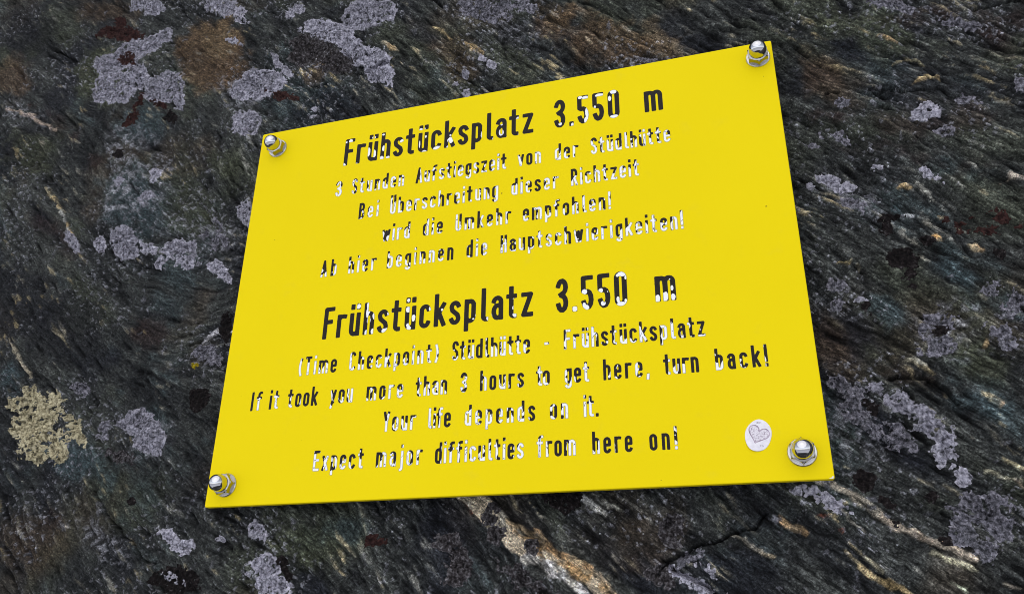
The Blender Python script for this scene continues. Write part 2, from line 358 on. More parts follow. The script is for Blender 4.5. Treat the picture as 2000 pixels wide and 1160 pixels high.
VEINS = [
    ([(-0.02552, -0.1418, 0.00342), (-0.00949, -0.15217, 0.00593), (0.00022, -0.16042, 0.00516), (0.00756, -0.16834, 0.00569), (0.01478, -0.17612, 0.00632), (0.02075, -0.17932, 0.00537)], (0.5, 0.42, 0.31), (0.5, 0.46, 0.38)),
    ([(0.01083, -0.17299, 0.0041), (0.03065, -0.18264, 0.00531), (0.04657, -0.19126, 0.00509), (0.05871, -0.19631, 0.00442), (0.06526, -0.20208, 0.0035), (0.07494, -0.21141, 0.00315)], (0.5, 0.42, 0.31), (0.42, 0.27, 0.13)),
    ([(0.00915, -0.16376, 0.00159), (0.02736, -0.17354, 0.00253), (0.0436, -0.18452, 0.00213), (0.05882, -0.19202, 0.00266)], (0.36, 0.23, 0.12), (0.42, 0.32, 0.2)),
    ([(0.01912, -0.18466, 0.00282), (0.03383, -0.19096, 0.00369), (0.04487, -0.19756, 0.00269), (0.05858, -0.20484, 0.00146)], (0.5, 0.48, 0.48), (0.36, 0.34, 0.3)),
    ([(0.19406, -0.14712, 0.00168), (0.20624, -0.15601, 0.00193), (0.21675, -0.16469, 0.00188), (0.22189, -0.16836, 0.00133)], (0.27, 0.245, 0.2), (0.33, 0.29, 0.23)),
    ([(0.22189, -0.16836, 0.00133), (0.22705, -0.17327, 0.00157), (0.23517, -0.17843, 0.0018), (0.23987, -0.18037, 0.00102), (0.24688, -0.18267, 0.00151), (0.25594, -0.1863, 0.00149), (0.26185, -0.19078, 0.00074)], (0.46, 0.39, 0.31), (0.36, 0.29, 0.22)),
    ([(0.16901, -0.16702, 0.00082), (0.17352, -0.17049, 0.00163), (0.18093, -0.17619, 0.00134)], (0.3, 0.2, 0.11), (0.25, 0.19, 0.12)),
    ([(0.20001, -0.16423, 0.00054), (0.20434, -0.16901, 0.00106), (0.21059, -0.17454, 0.00053)], (0.36, 0.34, 0.3), (0.28, 0.26, 0.22)),
    ([(0.21041, -0.19051, 0.00052), (0.21557, -0.19369, 0.00102), (0.21889, -0.19707, 0.00026)], (0.3, 0.29, 0.2), (0.22, 0.2, 0.14)),
    ([(0.20667, -0.19535, 0.00103), (0.21534, -0.2006, 0.00153), (0.22223, -0.20477, 0.00202), (0.22916, -0.20788, 0.00176)], (0.36, 0.29, 0.17), (0.27, 0.2, 0.1)),
    ([(0.14254, -0.17523, 0.00056), (0.14779, -0.17868, 0.0011), (0.15114, -0.18123, 0.00055), (0.15825, -0.1844, 0.00109), (0.16325, -0.18858, 0.00054)], (0.4, 0.37, 0.31), (0.3, 0.25, 0.17)),
    ([(0.05542, -0.15262, 0.00062), (0.0632, -0.15689, 0.00123), (0.07084, -0.16107, 0.00061)], (0.34, 0.33, 0.3), (0.26, 0.26, 0.26)),
    ([(0.06506, -0.14782, 0.00047), (0.07416, -0.1558, 0.00076), (0.08014, -0.16052, 0.0003)], (0.36, 0.34, 0.3), (0.26, 0.26, 0.22)),
    ([(0.08207, -0.15378, 0.0003), (0.09024, -0.16093, 0.00074), (0.09711, -0.16641, 0.00029)], (0.36, 0.34, 0.3), (0.26, 0.26, 0.22)),
    ([(-0.42937, 0.00046, 0.00051), (-0.41945, -0.01173, 0.00197), (-0.41249, -0.02124, 0.00094), (-0.39992, -0.03487, 0.00046)], (0.33, 0.29, 0.21), (0.25, 0.22, 0.17)),
    ([(-0.41444, 0.1207, 0.00123), (-0.40003, 0.10249, 0.00172), (-0.39117, 0.08878, 0.00111)], (0.3, 0.3, 0.28), (0.3, 0.22, 0.12)),
    ([(-0.43908, 0.1483, 0.00058), (-0.42782, 0.13625, 0.00171), (-0.41639, 0.12645, 0.00062)], (0.33, 0.25, 0.13), (0.25, 0.22, 0.15)),
    ([(-0.52296, 0.25814, 0.00071), (-0.48657, 0.23967, 0.00176), (-0.4496, 0.21677, 0.00132)], (0.28, 0.22, 0.17), (0.26, 0.22, 0.2)),
    ([(-0.03112, 0.21666, 0.00046), (-0.02472, 0.21083, 0.00182), (-0.0161, 0.20335, 0.00047)], (0.36, 0.26, 0.13), (0.3, 0.22, 0.12)),
    ([(-0.06161, 0.24046, 0.00051), (-0.05352, 0.23461, 0.00158), (-0.04241, 0.22436, 0.00051)], (0.34, 0.27, 0.15), (0.3, 0.22, 0.12)),
    ([(-0.1034, 0.23096, 0.00054), (-0.09552, 0.22322, 0.00162), (-0.09052, 0.21923, 0.00053)], (0.34, 0.3, 0.22), (0.3, 0.22, 0.12)),
    ([(0.27577, 0.12602, 0.00035), (0.28231, 0.12743, 0.0007), (0.28975, 0.12457, 0.0007), (0.29386, 0.12081, 0.00035)], (0.3, 0.27, 0.18), (0.26, 0.22, 0.14)),
    ([(0.28406, 0.10863, 0.00034), (0.2906, 0.11038, 0.00103), (0.29859, 0.11154, 0.00103), (0.30111, 0.10808, 0.00034)], (0.34, 0.27, 0.15), (0.3, 0.22, 0.12)),
    ([(0.26965, 0.14901, 0.00037), (0.27566, 0.14608, 0.00074), (0.28168, 0.14334, 0.00037)], (0.3, 0.22, 0.12), (0.26, 0.18, 0.1)),
    ([(0.26289, 0.03476, 0.00033), (0.26734, 0.03469, 0.00098), (0.27151, 0.03291, 0.00032)], (0.36, 0.26, 0.13), (0.3, 0.22, 0.12)),
    ([(0.27699, -0.00205, 0.00033), (0.28002, -0.0038, 0.00163), (0.28249, -0.00543, 0.00032)], (0.42, 0.25, 0.1), (0.4, 0.34, 0.24)),
    ([(0.29631, -0.01226, 0.00032), (0.29806, -0.01435, 0.00157), (0.30034, -0.01647, 0.00031)], (0.42, 0.24, 0.1), (0.36, 0.3, 0.2)),
    ([(0.28316, 0.01055, 0.00033), (0.2839, 0.00851, 0.00099)], (0.36, 0.26, 0.13), (0.3, 0.22, 0.12)),
    ([(0.23073, -0.01818, 0.00032), (0.23283, -0.01987, 0.00095)], (0.36, 0.34, 0.26), (0.3, 0.22, 0.12)),
    ([(0.22089, -0.01418, 0.00033), (0.22662, -0.01589, 0.00097)], (0.36, 0.33, 0.24), (0.3, 0.24, 0.12)),
    ([(0.2923, -0.07011, 0.00028), (0.29202, -0.07538, 0.00141), (0.29078, -0.07771, 0.00028)], (0.36, 0.25, 0.12), (0.3, 0.22, 0.12)),
    ([(0.26396, -0.10251, 0.00028), (0.26567, -0.1047, 0.0011)], (0.42, 0.32, 0.2), (0.36, 0.3, 0.2)),
    ([(0.28608, -0.10855, 0.00027), (0.28919, -0.11174, 0.00108), (0.28963, -0.11324, 0.00027)], (0.3, 0.28, 0.2), (0.3, 0.22, 0.15)),
    ([(0.26567, 0.01536, 0.00065), (0.26845, 0.01428, 0.00098)], (0.7, 0.72, 0.74), (0.6, 0.6, 0.62)),
    ([(0.32166, 0.02867, 0.00032), (0.32776, 0.03119, 0.00094), (0.33467, 0.03104, 0.00092)], (0.36, 0.29, 0.22), (0.28, 0.24, 0.2)),
    ([(0.28674, -0.14141, 0.00026), (0.29215, -0.14493, 0.00051), (0.29629, -0.14859, 0.00025)], (0.36, 0.33, 0.22), (0.3, 0.25, 0.14)),
    ([(0.27814, -0.14777, 0.00026), (0.28165, -0.14873, 0.00052), (0.29168, -0.15369, 0.00025)], (0.3, 0.28, 0.2), (0.3, 0.22, 0.15)),
    ([(0.2438, -0.18645, 0.00025), (0.25258, -0.19182, 0.0005), (0.26103, -0.19782, 0.00024)], (0.3, 0.28, 0.2), (0.2, 0.2, 0.15)),
    ([(0.25068, -0.20263, 0.00025), (0.25721, -0.20573, 0.00049)], (0.25, 0.27, 0.2), (0.2, 0.2, 0.15)),
    ([(0.27672, -0.20224, 0.00024), (0.28, -0.2035, 0.00098), (0.28321, -0.20499, 0.00073)], (0.32, 0.3, 0.24), (0.28, 0.24, 0.2)),
    ([(-0.24113, -0.01864, 0.001), (-0.22146, -0.01225, 0.00237), (-0.20647, -0.01705, 0.00093)], (0.33, 0.32, 0.33), (0.25, 0.24, 0.26)),
    ([(0.24903, -0.08127, 0.00029), (0.25328, -0.08014, 0.00088), (0.25959, -0.08239, 0.00029)], (0.28, 0.27, 0.22), (0.25, 0.22, 0.15))]
STAINS = [
    ('brown', (-0.28355, 0.26851, 0.04386, -0.01174, 0.007, -0.04401), 0.75),
    ('tan', (-0.28368, 0.28618, 0.02969, -0.02117, -0.00591, -0.01677), 0.55),
    ('brown', (-0.53187, 0.29879, 0.0297, -0.00747, 0.00863, -0.02733), 0.5),
    ('brown', (-0.42688, 0.35996, 0.04285, -0.01344, 0.00213, -0.01548), 0.4),
    ('red', (-0.1737, 0.24032, 0.02431, -0.01514, -0.00545, -0.01715), 0.5),
    ('brown', (-0.16537, 0.21981, 0.02056, -0.00525, 0.00086, -0.01056), 0.45),
    ('red', (-0.4912, 0.25468, 0.00673, -0.00138, 0.00093, -0.00322), 0.75),
    ('red', (-0.44595, 0.2225, 0.01871, -0.01231, -0.00133, -0.00743), 0.7),
    ('red', (-0.38703, 0.16694, 0.01276, -0.00279, 0.00349, -0.00994), 0.7),
    ('red', (-0.29142, -0.00494, 0.02217, 0.00204, 0.00439, -0.01282), 0.7),
    ('red', (-0.42524, 0.10922, 0.02236, -0.01663, -0.00373, -0.00498), 0.5),
    ('red', (-0.40272, 0.09044, 0.00601, 0.00117, 0.00966, -0.0153), 0.5),
    ('black', (-0.48652, 0.19737, 0.02724, -0.02642, -0.02707, -0.02086), 0.75),
    ('black', (-0.43244, 0.03479, 0.03759, -0.03265, -0.02177, -0.01961), 0.7),
    ('black', (-0.37652, 0.00576, 0.03027, -0.02442, -0.02382, -0.02692), 0.6),
    ('black', (-0.27615, -0.17972, 0.01089, 0.00866, 0.03071, -0.02366), 0.7),
    ('black', (-0.39801, -0.10424, 0.01812, -0.00054, 0.00869, -0.03156), 0.5),
    ('teal', (-0.33164, -0.10712, 0.02885, -0.01689, -0.00867, -0.01156), 0.6),
    ('teal', (-0.41793, -0.03632, 0.01163, -0.00047, 0.00312, -0.01298), 0.6),
    ('teal', (-0.33699, 0.12349, 0.04072, -0.03343, -0.01351, -0.0224), 0.55),
    ('teal', (-0.35195, 0.20547, 0.0272, -0.00401, 0.00608, -0.02394), 0.5),
    ('green', (-0.41273, 0.27408, 0.03587, -0.01088, 0.01106, -0.03945), 0.6),
    ('green', (-0.27433, 0.09958, 0.03109, -0.01482, -0.00337, -0.01794), 0.5),
    ('black', (-0.52202, 0.35556, 0.04056, -0.0282, -0.0104, -0.03218), 0.6),
    ('brown', (-0.35918, -0.16336, 0.03129, -0.00065, 0.00559, -0.02162), 0.3),
    ('black', (0.01079, -0.1638, 0.01987, -0.00074, 0.00011, -0.01826), 0.55),
    ('green', (-0.12483, -0.17303, 0.02862, -0.00047, 0.00231, -0.0192), 0.55),
    ('teal', (-0.10039, -0.16697, 0.01483, -0.00046, 0.00085, -0.00965), 0.5),
    ('brown', (0.09887, -0.17569, 0.01279, -0.01132, -0.0144, -0.01489), 0.25),
    ('black', (0.14965, -0.16065, 0.02491, -0.01987, -0.00923, -0.01117), 0.7),
    ('black', (0.20059, -0.18694, 0.02243, -0.01805, -0.00883, -0.01048), 0.6),
    ('black', (0.2565, -0.15646, 0.00965, -0.01038, -0.00482, -0.00518), 0.5),
    ('tan', (0.04564, 0.22286, 0.01573, -0.01506, -0.00664, -0.01093), 0.55),
    ('tan', (0.09179, 0.2048, 0.00992, -0.01054, -0.00293, -0.00577), 0.55),
    ('tan', (0.12419, 0.18177, 0.02087, -0.01251, -0.00366, -0.01359), 0.5),
    ('brown', (0.08154, 0.19431, 0.04258, -0.03305, -0.00708, -0.01768), 0.6),
    ('red', (0.03901, 0.21242, 0.01345, -0.00917, -0.00183, -0.00511), 0.45),
    ('red', (0.27579, 0.0778, 0.02273, -0.00773, -0.0023, -0.0082), 0.6),
    ('red', (0.23259, 0.09348, 0.01208, -0.00433, -0.00129, -0.00505), 0.7),
    ('red', (0.31556, 0.07973, 0.01893, -0.00648, -0.0025, -0.0096), 0.6),
    ('red', (0.28772, 0.15967, 0.01433, -0.00185, -0.00091, -0.00532), 0.6),
    ('red', (0.33659, 0.13988, 0.01539, -0.01021, -0.00393, -0.0096), 0.8),
    ('red', (0.30821, 0.16544, 0.01473, -0.00586, -0.00163, -0.00572), 0.7),
    ('red', (0.35722, 0.15194, 0.00691, -0.00223, -0.00145, -0.00765), 0.6),
    ('brown', (0.23444, 0.1194, 0.01704, -0.01792, -0.00829, -0.01305), 0.4),
    ('green', (0.26569, 0.15507, 0.03423, -0.01912, -0.00547, -0.01459), 0.5),
    ('brown', (0.21481, -0.06895, 0.01206, -0.01255, -0.00801, -0.01004), 0.35),
    ('green', (0.23107, -0.07404, 0.01143, -0.01258, -0.00594, -0.00731), 0.5),
    ('green', (0.28328, -0.08304, 0.01038, -0.01138, -0.00774, -0.00925), 0.55),
    ('brown', (0.24533, -0.08714, 0.01145, -0.00647, -0.00299, -0.00599), 0.3),
    ('teal', (0.29278, -0.0334, 0.01673, -0.01301, -0.00504, -0.00836), 0.7),
    ('teal', (0.28579, -0.10999, 0.01318, -0.01435, -0.00474, -0.0056), 0.7),
    ('teal', (0.24556, -0.05302, 0.00764, -0.0086, -0.00498, -0.00606), 0.6),
    ('teal', (0.26237, 0.01867, 0.00387, -0.00136, -0.00098, -0.00312), 0.7),
    ('teal', (0.30214, 0.03893, 0.01441, -0.00958, -0.00228, -0.00461), 0.6),
    ('black', (0.24927, 0.06553, 0.02926, -0.02399, -0.00696, -0.01212), 0.5),
    ('red', (0.28666, 0.05188, 0.02612, -0.01292, -0.00162, -0.00404), 0.6),
    ('brown', (-0.03548, 0.20061, 0.02155, -0.02137, -0.00924, -0.01521), 0.4),
    ('green', (0.00731, 0.19226, 0.02038, -0.02103, -0.00937, -0.01473), 0.4),
    ('pale', (-0.34971, 0.12706, 0.02661, 0.00587, 0.00684, -0.01458), 0.8),
    ('pale', (-0.32197, 0.12199, 0.0128, 0.00747, 0.00913, -0.01209), 0.75),
    ('pale', (-0.31719, 0.1451, 0.01336, -0.00166, 0.00295, -0.01399), 0.7),
    ('pale', (-0.3591, 0.16113, 0.01675, -0.00267, 0.007, -0.0234), 0.7),
    ('pale', (-0.29858, -0.16506, 0.02062, -0.01536, -0.00788, -0.00566), 0.6),
    ('pale', (-0.24385, 0.07074, 0.0191, -0.0038, 0.00407, -0.01966), 0.7),
    ('pale', (-0.28672, 0.09078, 0.02367, -0.00208, 0.0012, -0.00688), 0.6),
    ('pale', (-0.35906, 0.18964, 0.03316, -0.00521, 0.00401, -0.01491), 0.5),
    ('pale', (-0.49449, 0.24341, 0.02727, -0.01766, -0.00321, -0.01109), 0.55),
    ('pale', (-0.26431, -0.1004, 0.01761, -0.00092, 0.00239, -0.01145), 0.5),
    ('pale', (-0.23934, 0.21529, 0.03135, -0.00616, 0.00261, -0.01692), 0.55),
    ('pale', (0.0068, 0.22383, 0.01762, -0.01921, -0.00702, -0.01185), 0.5),
    ('pale', (0.23437, 0.02659, 0.01286, -0.00878, -0.00393, -0.00873), 0.5),
    ('pale', (0.27393, -0.06309, 0.01547, -0.00195, -0.00294, -0.01559), 0.5),
    ('pale', (0.21048, -0.11901, 0.01422, -0.01603, -0.01057, -0.01141), 0.4),
    ('rust', (-0.0144, -0.15522, 0.00323, -0.00256, -0.00102, -0.00119), 0.9),
    ('rust', (0.19325, -0.16723, 0.00211, -9e-05, -0.00014, -0.00108), 0.7),
    ('rust', (0.20074, -0.17426, 0.00156, -5e-05, -0.00014, -0.00106), 0.7),
    ('black', (-0.29828, 0.17271, 0.01826, -0.01817, -0.00395, -0.00491), 0.6),
    ('green', (-0.2449, 0.1436, 0.02126, -0.00423, 0.00277, -0.02022), 0.45),
    ('black', (-0.07803, 0.20092, 0.02294, -0.01802, -0.00528, -0.00957), 0.5),
    ('green', (-0.47245, 0.19428, 0.03016, -0.02364, -0.01315, -0.01412), 0.5)]
wx = GX + 0.004 * fbm(GX * 60, GZ * 60, 40, 3); wz = GZ + 0.004 * fbm(GX * 60, GZ * 60, 41, 3)
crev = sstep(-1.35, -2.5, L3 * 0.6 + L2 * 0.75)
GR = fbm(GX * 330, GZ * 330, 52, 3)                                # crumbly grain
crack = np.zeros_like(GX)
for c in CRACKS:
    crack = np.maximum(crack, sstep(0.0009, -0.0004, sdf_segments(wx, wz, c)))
patchy = sstep(-0.25, 0.35, fbm(GX * 14, GZ * 14, 50, 3))
Hd = 0.00042 * np.clip(L3, -2.5, 2.5) * (0.5 + 0.5 * patchy) + 0.00055 * np.clip(L2, -2.5, 2.5) + 0.0003 * np.clip(L1, -2.2, 2.2) + 0.0006 * np.clip(L4, -2, 2)
Hd = Hd - 0.0017 * crev * (0.25 + 0.75 * patchy) - 0.006 * crack + 0.0009 * fbm(GX * 160, GZ * 160, 51, 3) + 0.0005 * GR

# mineral colours
def lerp3(a, c, k): return a + (np.array(c, np.float32) - a) * k[..., None]
t = 0.5 + 0.17 * L4 + 0.11 * L3 + 0.09 * L2 + 0.06 * L1 + 0.25 * GR + 0.35 * fbm(GX * 9, GZ * 9, 60, 4)
T = np.array((0.0138, 0.0150, 0.0165), np.float32) + np.clip(t, 0, 1.7)[..., None] * np.array((0.0355, 0.0372, 0.0325), np.float32)
T = lerp3(T, (0.048, 0.054, 0.033), 0.50 * sstep(0.05, 0.45, fbm(GX * 11, GZ * 11, 61, 4) + 0.10 * L4))
T = lerp3(T, (0.046, 0.064, 0.068), 0.50 * sstep(0.12, 0.5, fbm(GX * 13 + 4, GZ * 13, 62, 4) + 0.08 * L3))
T = lerp3(T, (0.066, 0.050, 0.034), 0.45 * sstep(0.15, 0.5, fbm(GX * 10 - 7, GZ * 10, 63, 4)))
T = lerp3(T, (0.012, 0.013, 0.019), 0.65 * sstep(0.15, 0.5, fbm(GX * 12 - 3, GZ * 12 + 8, 64, 4) - 0.10 * L4))
for (kind, e, amt) in STAINS:
    rs = min(math.hypot(e[2], e[4]), math.hypot(e[3], e[5])); q = min(1.0, rs / 0.012)
    k = sstep(-0.006 * q, 0.010 * q, blob(wx, wz, e) + 0.019 * q * fbm(GX * 42 / q, GZ * 42 / q, 70, 5) + 0.0016 * q * L3 + 0.002 * q * GR) * amt
    if kind == 'pale': k = k * sstep(-0.12, 0.30, fbm(GX * 170, GZ * 170, 77, 4) + 0.05 * L1)
    T = lerp3(T, {'brown': (0.085, 0.052, 0.028), 'red': (0.028, 0.0165, 0.0150), 'tan': (0.15, 0.105, 0.058), 'teal': (0.055, 0.08, 0.088),
                  'black': (0.010, 0.0105, 0.014), 'green': (0.058, 0.064, 0.036), 'pale': (0.25, 0.25, 0.275), 'rust': (0.11, 0.030, 0.014)}[kind], k)
# thin pale and tan laminae
lam = sstep(1.15, 2.3, L2 + 0.25 * L1) * sstep(-0.1, 0.35, fbm(GX * 17, GZ * 17, 71, 3))
warm = sstep(-0.2, 0.3, fbm(GX * 15, GZ * 15, 72, 3))
T = lerp3(T, (0.17, 0.165, 0.145), 0.55 * lam * (1 - warm)); T = lerp3(T, (0.21, 0.165, 0.085), 0.6 * lam * warm)
lam = sstep(1.7, 2.6, L3 * 0.75 + L2 * 0.55) * sstep(0.0, 0.4, fbm(GX * 12 + 5, GZ * 12, 73, 3))
T = lerp3(T, (0.27, 0.225, 0.135), 0.65 * lam)
# quartz veins
for (pts, c0, c1) in VEINS:
    d = sdf_segments(wx, wz, pts) - 0.0004 - 0.0011 * fbm(GX * 120, GZ * 120, 74, 3) - 0.0004 * L2
    k = sstep(0.0006, -0.0008, d) * (1 - 0.75 * sstep(0.20, 0.42, fbm(GX * 150, GZ * 150, 75, 3) + 0.05 * L1))
    mixc = sstep(-0.2, 0.3, fbm(GX * 70, GZ * 70, 76, 3))
    cc = np.array(c0, np.float32) + (np.array(c1, np.float32) - np.array(c0, np.float32)) * mixc[..., None]
    T = T + (cc - T) * k[..., None]; Hd = Hd + 0.0012 * k
